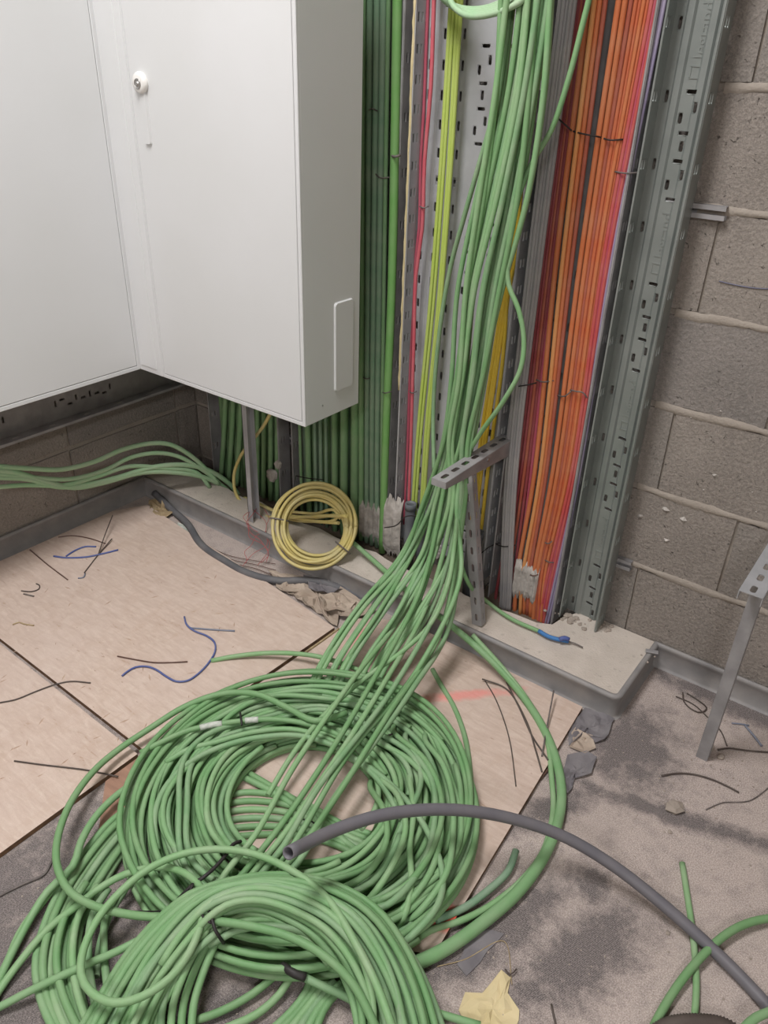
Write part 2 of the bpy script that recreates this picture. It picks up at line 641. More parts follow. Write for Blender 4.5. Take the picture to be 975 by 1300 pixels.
# ------------------------------------------------------------------ the room
XL, XR, YF, ZC = -1.985, 2.4, -6.0, 2.8
fl = MB().box(XL - .1, XR + .1, YF - .1, .1, -0.1, 0.0).build('floor', MT['floor'])
tag(fl, kind='structure', label='dusty grey carpet floor strewn with site debris')
cl = MB().box(XL - .1, XR + .1, YF - .1, .1, ZC, ZC + .1).build('ceiling', MT['plaster'])
tag(cl, kind='structure')
o = MB().box(XR, XR + .1, YF, .1, 0, ZC).build('wall_right', MT['plaster'])
tag(o, kind='structure')
o = MB().box(XL - .1, XR + .1, YF - .1, YF, 0, ZC).build('wall_front', MT['plaster'])
tag(o, kind='structure')
wb = MB().box(XL, XR, 0.0075, .1, 0, ZC).build('wall_back', MT['mortar'])
tag(wb, kind='structure', label='bare concrete block wall behind the cable trays')
wl = MB().box(XL - .1, XL - .0075, YF, .1, 0, ZC).build('wall_left', MT['mortar'])
tag(wl, kind='structure', label='bare concrete block wall under the left cabinet')

blk = {}


def block_mesh(L, H, var):
    key = (round(L, 3), round(H, 3), var)
    if key in blk:
        return blk[key]
    r2 = random.Random(hash(key) & 0xffff)
    nx, nz = 4, 2
    v, f = [], []
    for j in range(nz + 1):
        for i in range(nx + 1):
            ex = i in (0, nx)
            ez = j in (0, nz)
            x = -L / 2 + L * i / nx + (r2.uniform(-.0015, .0015))
            z = -H / 2 + H * j / nz + (r2.uniform(-.0018, .0018))
            y = 0.0018 if (ex or ez) else r2.uniform(-.001, .0005)
            v.append((x, y, z))
    for j in range(nz):
        for i in range(nx):
            a = j * (nx + 1) + i
            f.append((a, a + 1, a + nx + 2, a + nx + 1))
    # sides back into the wall
    ring = [i for i in range(nx + 1)] + [(nx + 1) * j + nx for j in range(1, nz + 1)] + [(nx + 1) * nz + i for i in range(nx - 1, -1, -1)] + \
           [(nx + 1) * j for j in range(nz - 1, 0, -1)]
    o = len(v)
    for i in ring:
        v.append((v[i][0], 0.012, v[i][2]))
    n = len(ring)
    for k in range(n):
        f.append((ring[k], o + k, o + (k + 1) % n, ring[(k + 1) % n]))
    me = new_mesh('concrete_block', v, f, MT[('block', 'block2', 'block3')[var]])
    blk[key] = me
    return me


def course_wall(parent, a0, a1, place, offs, zmax):
    """blocks 390x190 with 10 mm joints"""
    k = 0
    z = 0.055
    first = True
    while z < zmax:
        if first:
            zc, H = 0.0225, 0.045
        else:
            zc, H = z + .095, .186
            k += 1
        L = 0.40
        off = offs[k % 2]
        n0 = math.floor((a0 - off) / L)
        x = off + n0 * L
        while x < a1:
            s, e = max(x + .003, a0 + .002), min(x + L - .003, a1)
            if e - s > 0.03:
                o = link('concrete_block', block_mesh(e - s, H, rng.choice((0, 0, 1, 2))), parent)
                place(o, (s + e) / 2, zc)
            x += L
        if not first:
            z += .2
        first = False


def pl_back(o, a, z):
    o.location = (a, 0, z)


def pl_left(o, a, z):
    o.rotation_euler = (0, 0, math.pi / 2)
    o.location = (XL, a, z)


course_wall(wb, XL, XR, pl_back, (-.235, -.415), 2.7)
course_wall(wl, -2.6, 0, pl_left, (-.483, -.177 - .4 + .09), 2.7)

# mortar lying proud of the joints in places
mj = MB()
r3 = random.Random(3)
for zj in (.25, .45, .65, .85, 1.05, 1.25):
    x = -.46
    n = 120
    v, f = [], []
    a0, a1 = r3.uniform(0, 6), r3.uniform(0, 6)
    for i in range(n + 1):
        xx = x + i * .012
        up = .009 + .002 * math.sin(i * .5 + a0) + r3.uniform(-.0015, .0015)
        dn = .010 + .003 * math.sin(i * .33 + a1) + r3.uniform(-.002, .002)
        yb = -.0006 - r3.uniform(0, .0012)
        v += [(xx, .003, zj - dn), (xx, yb + .0008, zj - dn * .6), (xx, yb, zj), (xx, yb + .0012, zj + up * .6), (xx, .003, zj + up)]
    for i in range(n):
        for q in range(4):
            a = i * 5 + q
            f.append((a, a + 5, a + 6, a + 1))
    mj.add(v, f)
tag(mj.build('mortar_squeeze', MT['mortar'], wb, smooth=True), kind='stuff')
# small mortar splashes on the block faces
ms = MB()
for px, py in ((907, 603), (845, 647), (868, 660), (846, 686), (813, 655), (877, 530), (893, 622), (915, 522), (960, 650), (955, 625)):
    c = PY(px, py, 0)
    r0 = r3.uniform(.004, .008) if px in (907, 845, 868, 846, 813) else .002
    v, f = [], []
    v.append((c[0], -.006 if r0 > .003 else -.002, c[2]))
    for k in range(8):
        a = k * math.pi / 4
        rr = r0 * r3.uniform(.5, 1.3)
        v.append((c[0] + rr * math.cos(a) * 1.3, .001, c[2] + rr * math.sin(a) * .8))
    f = [(0, 1 + k, 1 + (k + 1) % 8) for k in range(8)]
    ms.add(v, f)
tag(ms.build('mortar_splash', MT['foam'], wb), kind='stuff')
# pencil-blue scribble
pts = [PY(x, y, -.0012) for x, y in ((913, 357), (930, 361), (945, 364), (960, 366), (978, 367))]
tube_obj('blue_line', spline(pts, .02), .0011, mat('blue_chalk', (112, 112, 132)), wb, 4)

# ---- kerb (raised concrete edge) with grey trim; a pit remains behind it
KZ, KF, KR, KX = .066, -.25, -.13, -.33
kerb = empty('kerb', (-1.2, -.19, 0))
tag(kerb, 'dusty concrete kerb with grey edge trim along the foot of the back wall', 'kerb', kind='structure')


def child(o, p):
    o.parent = p
    o.matrix_parent_inverse = Matrix.Translation(-p.location)
    return o


def outline_prism(poly, z0, z1):
    n = len(poly)
    v = [(x, y, z0) for x, y in poly] + [(x, y, z1) for x, y in poly]
    f = [tuple(range(n))[::-1], tuple(range(n, 2 * n))] + [(i, (i + 1) % n, n + (i + 1) % n, n + i) for i in range(n)]
    return v, f


def sweep_profile(path, prof):
    """path: xy list; prof: (offset outward right of path, z)"""
    P = np.array(path, float)
    n = len(P)
    N = []
    for i in range(n):
        t = (P[min(i + 1, n - 1)] - P[i]) if i < n - 1 else P[i] - P[i - 1]
        t2 = (P[i] - P[i - 1]) if i > 0 else t
        t = t / np.linalg.norm(t)
        t2 = t2 / np.linalg.norm(t2)
        m_ = t + t2
        m_ /= np.linalg.norm(m_)
        nn = np.array([m_[1], -m_[0]])
        c = max(.4, m_ @ t)
        N.append(nn / c)
    v, f = [], []
    k = len(prof)
    for i in range(n):
        for (o_, z) in prof:
            q = P[i] + N[i] * o_
            v.append((q[0], q[1], z))
    for i in range(n - 1):
        for j in range(k - 1):
            a = i * k + j
            f.append((a, a + k, a + k + 1, a + 1))
    return v, f


rad = .018
corner = [(KX - rad + rad * math.cos(a), KF + rad - rad * -math.sin(a)) for a in np.linspace(-math.pi / 2, 0, 6)]
path = [(XL + .004, KF), (-1.6, KF), (-1.2, KF - .001), (-.8, KF)] + corner + [(KX, -.15), (KX, -.004)]
# body (inside of the trim), full depth right of x=-.565, narrow strip left of it with a chewed rear edge
inner = [(XL + .005, KF + .006), (KX - .01, KF + .006), (KX - .006, KF + .012), (KX - .006, -.002), (-.53, -.002), (-.555, -.05), (-.565, -.1)]
x = -.6
while x > XL + .04:
    inner.append((x, KR + r3.uniform(-.008, .012)))
    x -= r3.uniform(.03, .07)
inner.append((XL + .005, KR))
v, f = outline_prism(inner, 0.0, KZ - .003)
child(MB().add(v, f).build('concrete_top', MT['kerb']), kerb)
prof = [(-.009, KZ - .004), (-.006, KZ + .0005), (0.0, KZ + .002), (.0045, KZ - .001), (.0055, KZ - .006), (.002, KZ - .012), (.001, .006), (.004, .0005), (.009, 0.0)]
v, f = sweep_profile(path, prof)
child(MB().add(v, f).build('edge_trim', MT['edge'], smooth=True), kerb)
# dirt lying in the pit
g = MB()
nx, ny = 46, 5
v = []
for j in range(ny):
    for i in range(nx):
        v.append((XL + .01 + i * (1.43 / (nx - 1)), KR + .02 + j * .105 / (ny - 1), .012 + r3.uniform(0, .012)))
f = [(j * nx + i, j * nx + i + 1, (j + 1) * nx + i + 1, (j + 1) * nx + i) for j in range(ny - 1) for i in range(nx - 1)]
tag(child(g.add(v, f).build('pit_dirt', MT['pit'], smooth=True), kerb), kind='stuff')

# trims along the other walls
def wall_trim(name, path, h, m=MT['edge']):
    pr = [(-.0, h), (.004, h + .003), (.009, h + .001), (.010, h - .006), (.006, h - .012), (.005, .006), (.009, .001), (.012, 0)]
    v, f = sweep_profile(path, pr)
    o = MB().add(v, f).build(name, m, smooth=True)
    tag(o, kind='structure')
    return o


wall_trim('trim_1', [(XL + .002, YF + .02), (XL + .002, -1.0), (XL + .002, KF)], .066)
wall_trim('trim_2', [(KX, -.002), (.2, -.002), (XR, -.002)], .066)

# debris heap at the tray feet and along the kerb rear
def chunk(c, r, rr, flat=.6):
    v = []
    n = 6
    for j, (h, s) in enumerate(((0, .9), (.5, 1.0), (.9, .55))):
        for k in range(n):
            a = 2 * math.pi * k / n
            q = r * s * rr.uniform(.7, 1.15)
            v.append((c[0] + q * math.cos(a), c[1] + q * math.sin(a), c[2] + h * r * flat * 1.6))
    f = [tuple(range(2 * n, 3 * n))]
    for j in range(2):
        for k in range(n):
            f.append((j * n + k, j * n + (k + 1) % n, (j + 1) * n + (k + 1) % n, (j + 1) * n + k))
    return v, f


rub = MB()
rr = random.Random(11)
for px, py, n, s in ((728, 786, 16, .010), (770, 795, 12, .009), (700, 776, 5, .006), (820, 832, 3, .004)):
    c = PZ(px, py, KZ)
    for i in range(n):
        p = c + np.array([rr.gauss(0, .017), rr.gauss(0, .010), 0])
        p[2] = KZ - .004
        v, f = chunk(p, s * rr.uniform(.25, 1), rr)
        rub.add(v, f)
tag(rub.build('rubble', MT['stone']), 'crumbled mortar rubble lying on the kerb at the feet of the rightmost tray', 'rubble', kind='stuff')

# ------------------------------------------------------------------ white enclosures
CB, CT = .537, 1.56          # bottom and top height


def rounded_rect(cx, cz, w_, h, r, n=5):
    p = []
    for sx, sz, a0 in ((1, 1, 0), (-1, 1, 90), (-1, -1, 180), (1, -1, 270)):
        for i in range(n + 1):
            a = math.radians(a0 + 90 * i / n)
            p.append((cx + sx * (w_ / 2 - r) + r * math.cos(a), cz + sz * (h / 2 - r) + r * math.sin(a)))
    return p


def pad(poly, to3, d0, d1, inset):
    """raised pad: poly outline at depth d0, inset outline at d1"""
    n = len(poly)
    cx = sum(p[0] for p in poly) / n
    cz = sum(p[1] for p in poly) / n
    v = [to3(p[0], p[1], d0) for p in poly]
    q = []
    for p in poly:
        dx, dz = cx - p[0], cz - p[1]
        q.append((p[0] + math.copysign(min(inset, abs(dx)), dx), p[1] + math.copysign(min(inset, abs(dz)), dz)))
    v += [to3(p[0], p[1], d1) for p in q]
    f = [(i, (i + 1) % n, n + (i + 1) % n, n + i) for i in range(n)] + [tuple(range(n, 2 * n))]
    return v, f


# right cabinet: front faces the camera side (-y)
RX0, RX1, RYF, RYB = -1.622, -1.12, -.390, -.195
rc = empty('wall_cabinet', ((RX0 + RX1) / 2, (RYF + RYB) / 2, CB))
tag(rc, 'white metal wall cabinet facing out from the back wall, with round lock and side cover', 'cabinet')
MB().box(RX0, RX1, RYF + .006, RYB, CB, CT, .0015).build('body', MT['white'], rc)
fr = MB()
fw = .010
fr.box(RX0, RX0 + .004, RYF - .001, RYF + .008, CB, CT, .001).box(RX1 - fw, RX1, RYF - .001, RYF + .008, CB, CT, .0012)
fr.box(RX0 + .002, RX1 - fw + .001, RYF - .001, RYF + .008, CB, CB + fw, .001).box(RX0 + .002, RX1 - fw + .001, RYF - .001, RYF + .008, CT - fw, CT, .001)
fr.build('door_frame', MT['white'], rc)
door = MB().box(RX0 + .0055, RX1 - fw - .0012, RYF - .0012, RYF + .005, CB + fw + .0012, CT - fw - .0012, .0012).build('door', MT['white'], rc)
MB().box(RX0 + .003, RX1 - .006, RYF + .0042, RYF + .0058, CB + .006, CT - .006).build('seal', MT['gap'], rc)
# lock: round boss with chrome cylinder, swing handle tongue below
lp = PY(181, 105, RYF)
V, F = lathe([(.0205, 0), (.0215, .002), (.0215, .007), (.0192, .0115), (.013, .0125), (.0, .0125)], (lp[0], RYF - .001, lp[2]), (1, 0, 0), (0, 0, 1), (0, -1, 0), 28)
MB().add(V, F).build('lock_rosette', MT['white_plastic'], door, smooth=True)
V, F = lathe([(.0105, 0), (.0105, .003), (.009, .004), (.009, .0025), (.005, .0025), (.005, .0045), (.002, .005)], (lp[0], RYF - .012, lp[2] - .002), (1, 0, 0), (0, 0, 1), (0, -1, 0), 20)
tag(MB().add(V, F).build('lock_cylinder', MT['chrome'], door, smooth=True), 'chrome lock cylinder')
hb = PY(192, 183, RYF)
v, f = pad(rounded_rect(lp[0] + .002, (lp[2] + hb[2]) / 2 - .006, .022, lp[2] - hb[2] - .008, .004, 3), lambda a, b, d: (a, d, b), RYF - .001, RYF - .0065, .002)
MB().add(v, f).build('swing_handle', MT['white'], door)
# cover plate on the right flank
v, f = pad(rounded_rect(-.2545, .698, .068, .212, .008), lambda a, b, d: (d, a, b), RX1 - .0005, RX1 + .0042, .0025)
MB().add(v, f).build('side_cover', MT['white'], rc)
V, F = lathe([(.0022, 0), (.002, .001), (.0, .0013)], (RX1, -.330, CB + .035), (0, 1, 0), (0, 0, 1), (1, 0, 0), 8)
MB().add(V, F).build('screw', MT['chrome'], rc)

# corner filler strip between the two cabinets
fx0, fx1 = -1.7185, -1.6250
fs = empty('filler_panel', ((fx0 + fx1) / 2, RYF, CB))
tag(fs, 'narrow white filler panel closing the corner between the two white cabinets', 'panel')
MB().box(fx0, fx1, RYF, RYF + .02, CB - .001, CT, .0012).build('strip', MT['white'], fs)
MB().box(fx0 + .006, fx1 - .022, RYF - .0022, RYF + .004, CB + .014, CT - .014, .001).build('raised_fold', MT['white'], fs)

# left cabinet: faces +x, its flank runs along the left wall
LX, LY1, LY0 = -1.717, -.3885, -1.30
lc = empty('wall_cabinet', (-1.83, (LY0 + LY1) / 2, CB))
tag(lc, 'white metal wall cabinet mounted along the left block wall, its door plain', 'cabinet')
MB().box(-1.935, LX - .006, LY0, LY1, CB, CT, .0015).build('body', MT['white'], lc)
fr = MB()
fr.box(LX - .008, LX + .001, LY1 - .012, LY1, CB, CT, .0012).box(LX - .008, LX + .001, LY0, LY0 + .012, CB, CT, .0012)
fr.box(LX - .008, LX + .001, LY0 + .011, LY1 - .011, CB, CB + .011, .001).box(LX - .008, LX + .001, LY0 + .011, LY1 - .011, CT - .011, CT, .001)
fr.build('door_frame', MT['white'], lc)
MB().box(LX - .006, LX + .0012, LY0 + .0135, LY1 - .0135, CB + .0125, CT - .0125, .0012).build('door', MT['white'], lc)
MB().box(LX - .0062, LX - .0046, LY0 + .006, LY1 - .006, CB + .006, CT - .006).build('seal', MT['gap'], lc)

# support leg of the right cabinet, a slotted channel standing on the kerb
lf = PZ(319, 662, KZ)
leg = empty('support_leg', (lf[0], lf[1], KZ))
tag(leg, 'thin galvanised channel leg standing on the kerb under the right white cabinet', 'support')
g = MB()
lx, ly = lf[0], lf[1]
g.box(lx - .011, lx - .009, ly, ly + .03, KZ - .002, CB + .01).box(lx - .011, lx + .008, ly, ly + .0018, KZ - .002, CB + .01).box(lx - .011, lx + .008, ly + .0282, ly + .03, KZ - .002, CB + .01)
g.build('channel', MT['galv'], leg)

# ------------------------------------------------------------------ perforated cable trays


def plate(u_lines, v0, v1, slots, to3):
    """sheet with real slot-shaped holes. slots: (cu, cv, w, h)"""
    us = set(round(u, 5) for u in u_lines)
    vs = {round(v0, 5), round(v1, 5)}
    m_ = .0006
    rects = []
    umin, umax = min(us), max(us)
    for cu, cv, sw, sh in slots:
        if cv - sh / 2 < v0 + .004 or cv + sh / 2 > v1 - .004 or cu - sw / 2 < umin + .001 or cu + sw / 2 > umax - .001:
            continue
        r_ = (round(cu - sw / 2 - m_, 5), round(cu + sw / 2 + m_, 5), round(cv - sh / 2 - m_, 5), round(cv + sh / 2 + m_, 5), sw, sh, cu, cv)
        rects.append(r_)
        us |= {r_[0], r_[1]}
        vs |= {r_[2], r_[3]}
    us, vs = sorted(us), sorted(vs)
    idx = {}
    V, F = [], []

    def vid(i, j):
        k = (i, j)
        if k not in idx:
            idx[k] = len(V)
            V.append(to3(us[i], vs[j]))
        return idx[k]

    ui = {u: i for i, u in enumerate(us)}
    vi = {u: i for i, u in enumerate(vs)}
    hole = set()
    for r_ in rects:
        for i in range(ui[r_[0]], ui[r_[1]]):
            for j in range(vi[r_[2]], vi[r_[3]]):
                hole.add((i, j))
    for i in range(len(us) - 1):
        j = 0
        while j < len(vs) - 1:
            if (i, j) in hole:
                j += 1
                continue
            F.append((vid(i, j), vid(i + 1, j), vid(i + 1, j + 1), vid(i, j + 1)))
            j += 1
    for r_ in rects:
        sw, sh, cu, cv = r_[4:]
        rr_ = min(sw, sh) / 2 * .95
        corners = [(r_[1], r_[3]), (r_[0], r_[3]), (r_[0], r_[2]), (r_[1], r_[2])]
        o = len(V)
        for c in corners:
            V.append(to3(*c))
        rings = []
        for k, (sx, sz) in enumerate(((1, 1), (-1, 1), (-1, -1), (1, -1))):
            ids = []
            for q in range(3):
                a = math.radians(90 * k + 45 * q)
                ids.append(len(V))
                V.append(to3(cu + sx * (sw / 2 - rr_) + rr_ * math.cos(a), cv + sz * (sh / 2 - rr_) + rr_ * math.sin(a)))
            rings.append(ids)
        for k in range(4):
            a, b, c = rings[k]
            F += [(o + k, a, b), (o + k, b, c)]
            k2 = (k + 1) % 4
            F.append((o + k, c, rings[k2][0], o + k2))
    return V, F


def solid(o, t=.0012, off=1):
    md = o.modifiers.new('thickness', 'SOLIDIFY')
    md.thickness = t
    md.offset = off
    return o


def center_pattern(xc, z0, z1, zref, cols):
    out = []
    base = [(0, 0, 1), (.012, -.025, 0), (-.012, -.043, 0), (0, -.067, 1), (0, -.089, 0), (0, -.114, 1), (.012, -.137, 0), (-.012, -.156, 0), (0, -.181, 1)]
    k = -8
    while k < 8:
        for dx, dz, hz in base:
            z = zref + dz + k * .34
            if z0 < z < z1:
                for c in cols:
                    out.append((xc + c + dx, z, .019 if hz else .007, .0065 if hz else .018))
        k += 1
    return out


def tray(label, x0, x1, z0, z1, zref, cols, ridge=.026, m='galv', pitch=.1135, lip=.046, yb=-.014, side=True):
    t = empty('cable_tray', ((x0 + x1) / 2, yb, z0))
    tag(t, label, 'cable tray', 'perforated metal cable trays fixed upright on the back wall')
    prof = [(x0, 0), (x0 + ridge - .006, 0), (x0 + ridge - .002, -.004), (x0 + ridge + .008, -.004), (x0 + ridge + .012, 0),
            (x1 - ridge - .012, 0), (x1 - ridge - .008, -.004), (x1 - ridge + .002, -.004), (x1 - ridge + .006, 0), (x1, 0)]
    px_, py_ = [p[0] for p in prof], [p[1] for p in prof]

    def to3(u, v):
        return (u, yb + float(np.interp(u, px_, py_)), v)
    slots = center_pattern((x0 + x1) / 2, z0, z1, zref, cols)
    n = int((z1 - z0) / pitch) + 2
    for k in range(-3, n + 12):
        z = zref + .026 - (pitch / 2 if pitch < .1 else 0) - k * pitch + 1.1
        if z0 < z < z1:
            slots.append((x0 + .0125, z, .006, .02))
            slots.append((x1 - .0125, z, .006, .02))
            if x1 - x0 > .15:
                for dx in (.047, .095):
                    slots.append((x0 + dx, z, .006, .02))
                    slots.append((x1 - dx, z, .006, .02))
    # keep only slots that do not collide
    keep = []
    for s in slots:
        if all(abs(s[0] - q[0]) > (s[2] + q[2]) / 2 + .003 or abs(s[1] - q[1]) > (s[3] + q[3]) / 2 + .003 for q in keep):
            keep.append(s)
    V, F = plate(px_, z0, z1, keep, to3)
    solid(MB().add(V, F).build('base_plate', MT[m], t, fix=False))
    for sgn, xx in ((0, x0), (1, x1)):
        sl = []
        for k in range(-3, n + 12):
            z = zref + .026 - k * pitch + 1.1
            if z0 < z < z1:
                sl.append((yb - .020, z, .0055, .018))
                sl.append((yb - .033, z, .0055, .018))
        V, F = plate([yb - lip, yb], z0, z1, sl, lambda u, v: (xx, u, v))
        solid(MB().add(V, F).build('side_flange', MT[m], t, fix=False))
        s = 1 if sgn == 0 else -1
        b = MB().box(min(xx, xx + s * .004), max(xx, xx + s * .004), yb - lip - .002, yb - lip + .0005, z0, z1, .0006)
        b.build('rolled_edge', MT[m], t)
    return t


T5 = tray('bare galvanised tray, rightmost, standing empty beside the orange cables', -.567, -.467, .064, 2.6, .900, (.007,), m='galv_green')
T4 = tray('galvanised tray holding the orange, red and grey cables', -.772, -.582, .03, 2.6, .9, (-.03, .03), m='galv_dark')
T3 = tray('wide galvanised tray with the yellow-green, red and yellow cables', -1.092, -.795, .07, 2.6, .966, (-.0, .055), pitch=.0567, m='galv')
T1 = tray('galvanised tray full of green cables between cabinet flank and the white caulk line', -1.482, -1.118, .05, 2.6, .95, (-.05, .05), m='galv_dark')
T0 = tray('galvanised tray in the corner behind the right cabinet, full of dark green cables', -1.850, -1.537, .05, 2.6, .95, (-.05, .05), m='galv_dark')

# embossed lettering on the rightmost tray
def text_mesh(body, size, depth):
    c = bpy.data.curves.new('lettering', 'FONT')
    c.body = body
    c.size = size
    c.extrude = depth
    c.resolution_u = 2
    c.align_x = 'CENTER'
    c.align_y = 'CENTER'
    o = bpy.data.objects.new('tmp_text', c)
    COL.objects.link(o)
    bpy.context.view_layer.update()
    dg = bpy.context.evaluated_depsgraph_get()
    me = bpy.data.meshes.new_from_object(o.evaluated_get(dg))
    bpy.data.objects.remove(o)
    me.name = 'lettering'
    return me


tm = text_mesh('legrand', .029, .0004)
tm.materials.clear()
tm.materials.append(MT['galv_green'])
for k in range(-1, 4):
    zc = 1.345 - .34 * k - .003
    o = link('embossed_lettering', tm, T5)
    o.matrix_world = Matrix.Identity(4)
    o.rotation_euler = (math.pi / 2, -math.pi / 2, 0)
    o.location = (-.509, -.0158, zc - .008)
    v, f = [], []
    g = MB()
    for (a0, a1, b0, b1) in ((-.012, .012, -.002, .001), (-.012, .012, .021, .024), (-.012, -.0095, 0, .022), (.0095, .012, 0, .022)):
        g.box(-.511 + a0 * .8, -.511 + a1 * .8, -.0163, -.0145, zc - .080 + b0 * .8, zc - .080 + b1 * .8)
    g.build('embossed_emblem', MT['galv_green'], T5)

# caulk on the left flange of T3
r4 = random.Random(4)
z = 2.5
pts = []
while z > .52:
    pts.append((-1.0925 + r4.uniform(-.0008, .0008), -.0615 + r4.uniform(-.0006, .0006), z))
    z -= .035
rads = np.array([.0028 + r4.uniform(-.0004, .0012) for _ in spline(pts, .02)])
cp = spline(pts, .02)
tag(tube_obj('caulk_bead', cp, rads, MT['cream'], T3, 6), 'cream caulk bead')

# second perforated trays: two horizontal ones on the left wall under the left cabinet
ht = empty('cable_tray', (XL, -1.2, .37))
tag(ht, 'horizontal galvanised tray on the left wall just under the left white cabinet', 'cable tray')
sl = []
y = 0.0
while y > -2.2:
    for yy_, zz_, hz in ((-.327, .405, 0), (-.349, .392, 1), (-.373, .398, 1), (-.397, .403, 0), (-.420, .398, 1), (-.443, .405, 0), (-.465, .392, 1), (-.488, .411, 1), (-.510, .404, 0)):
        sl.append((yy_ + y, zz_, .016 if hz else .006, .006 if hz else .018))
    y -= .34
V, F = plate([-2.5, -.06], .353, .62, sl, lambda u, v: (XL + .012, u, v))
solid(MB().add(V, F).build('base_plate', MT['galv_dark'], ht, fix=False))
sl = []
y = -.2
while y > -2.4:
    sl.append((XL + .032, y, .006, .02))
    y -= .1135
V, F = plate([XL + .012, XL + .055], -2.5, -.06, sl, lambda u, v: (u, v, .353))
solid(MB().add(V, F).build('side_flange', MT['galv_dark'], ht, fix=False))
MB().box(XL + .053, XL + .0565, -2.5, -.06, .349, .357, .0006).build('rolled_edge', MT['galv_dark'], ht)

# mounting rails behind the trays, their ends stick out right of the last tray
for i, (z, xr, lab) in enumerate(((1.045, -.405, 'grey mounting rail end sticking out right of the empty tray at the upper block joint'),
                             (.247, -.432, 'short mounting rail end sticking out right of the empty tray low on the wall'))):
    r_ = empty('mounting_rail', (-.45, 0, z))
    tag(r_, lab, 'rail')
    g = MB()
    x0 = -1.9
    h = .0125
    g.box(x0, xr, -.0128, -.0112, z - h, z - .004, 0).box(x0, xr, -.0128, -.0112, z + .004, z + h, 0)
    g.box(x0, xr, -.0125, .004, z + h - .0015, z + h).box(x0, xr, -.0125, .004, z - h, z - h + .0015).box(x0, xr, .0015, .003, z - h, z + h)
    g.build('channel', MT['galv_dark'], r_)

# ------------------------------------------------------------------ cables standing in the trays
def vcable(pts, yy, r, m, label, cat='cable', group=None, name='cable', zend=None, ztop=2.45, wob=0.0, sides=8):
    """pts: photo points (px, py) where the cable runs in the plane y=yy (or a list of planes), top to bottom"""
    ys = yy if isinstance(yy, (list, tuple)) else [yy] * len(pts)
    P = [PY(a, b, c) for (a, b), c in zip(pts, ys)]
    if len(P) == 1:
        P.append(np.array([P[0][0], ys[0], .02]))
    P.sort(key=lambda p: -p[2])
    top = P[0].copy()
    if ztop > top[2] + .1:
        sl_ = (P[0] - P[1]) / max(P[0][2] - P[1][2], 1e-3)
        mid = top + sl_ * .25 * (ztop - top[2])
        mid[2] = top[2] + .4 * (ztop - top[2])
        t2 = mid.copy()
        t2[2] = ztop
        P = [t2, mid] + P
    if zend is not None:
        e = P[-1].copy()
        if e[2] > zend + .01:
            d = (P[-1] - P[-2]) / max(P[-2][2] - P[-1][2], 1e-3)
            e = P[-1] + d * (P[-1][2] - zend)
            e[2] = zend
            P.append(e)
    C = spline(P, .06)
    o = tube_obj(name, C, r, m, None, sides)
    tag(o, label, cat, group)
    return o


ORD = ('first', 'second', 'third', 'fourth', 'fifth', 'sixth', 'seventh', 'eighth', 'ninth', 'tenth')

# orange / red / grey tray
G1 = 'grey cables in the tray beside the dark red ones'
for k in range(5):
    vcable([(712 + 4.6 * k, 0), (672 + 3.9 * k, 325), (643 + 3.2 * k, 600), (636 + 2.9 * k, 760), (635 + 2.9 * k, 778)], -.058 - .003 * (k % 2), .0044, MT['grey_cable'],
           ORD[k] + ' grey cable from the left at the edge of the orange cable tray', group=G1, zend=.02)
G2 = 'dark red cables behind the grey ones'
for k, m in enumerate(('darkred', 'darkred', 'brownred', 'darkred', 'magenta')):
    vcable([(735 + 2.4 * k, 0), (691 + 3.6 * k, 325), (657 + 4.4 * k, 600), (629 + 6.2 * k, 760), (628 + 5.5 * k, 775)], -.038, .0046, MT[m],
           ORD[k] + ' dark red cable from the left, between the grey and the orange cables', group=G2, zend=.02)
G3 = 'thick orange cables of the left strand'
for k, (a, b, c, d, m, r) in enumerate(((748, 707, 679, 656, 'orange', .0062), (755, 715, 686, 663, 'tan', .005), (762, 721, 690, 668, 'orange', .0052), (769, 727, 694, 672, 'brownred', .0048))):
    vcable([(a, 0), (b, 325), (c, 600), (d, 735), (d - 3, 785)], (-.048 if k != 1 else -.054), r, MT[m], 'lighter tan-orange cable in the middle of the left orange strand' if m == 'tan' else
           ORD[k] + ' cable from the left in the left orange strand', group=G3, zend=.0)
G4 = 'orange cables of the right strand'
for k, (a, b, c, d, m, r) in enumerate(((786, 738, 702, 677, 'orange', .0062), (794, 745, 708, 681, 'orange', .0055), (802, 750, 712, 684, 'brownred', .005),
                                        (808, 754, 715, 687, 'orange_b', .0042), (813, 757, 718, 689, 'orange_b', .0042), (818, 760, 721, 691, 'orange', .0042), (823, 763, 724, 693, 'orange_b', .004))):
    vcable([(a, 0), (b, 325), (c, 600), (d, 735), (d - 4, 788)], -.048 - .004 * (k % 2), r, MT[m], ORD[k] + ' orange cable from the left in the right orange strand', group=G4, zend=.0)
G5 = 'red and magenta cables beside the right orange strand'
for k, (a, b, c, d, m, r) in enumerate(((828, 767, 726, 692, 'pinkred', .0042), (832, 770, 728, 695, 'magenta', .004), (836, 773, 730, 698, 'pinkred', .004), (840, 776, 732, 701, 'magenta', .004))):
    vcable([(a, 0), (b, 325), (c, 600), (d, 745), (d - 8, 790)], -.052 + .003 * (k % 2), r, MT[m], ORD[k] + ' thin red-magenta cable from the left, right of the orange strands', group=G5, zend=.0)
for k, (a, b, c, d) in enumerate(((841.5, 777.5, 733.5, 703), (844.5, 780.5, 736, 706.5))):
    vcable([(a, 0), (b, 325), (c, 600), (d, 745), (d - 10, 788)], -.05, .0036, MT['lavender'],
           ('left', 'right')[k] + ' one of two lavender cables along the right flange of the orange tray', group='lavender cables in the orange tray', zend=.0)

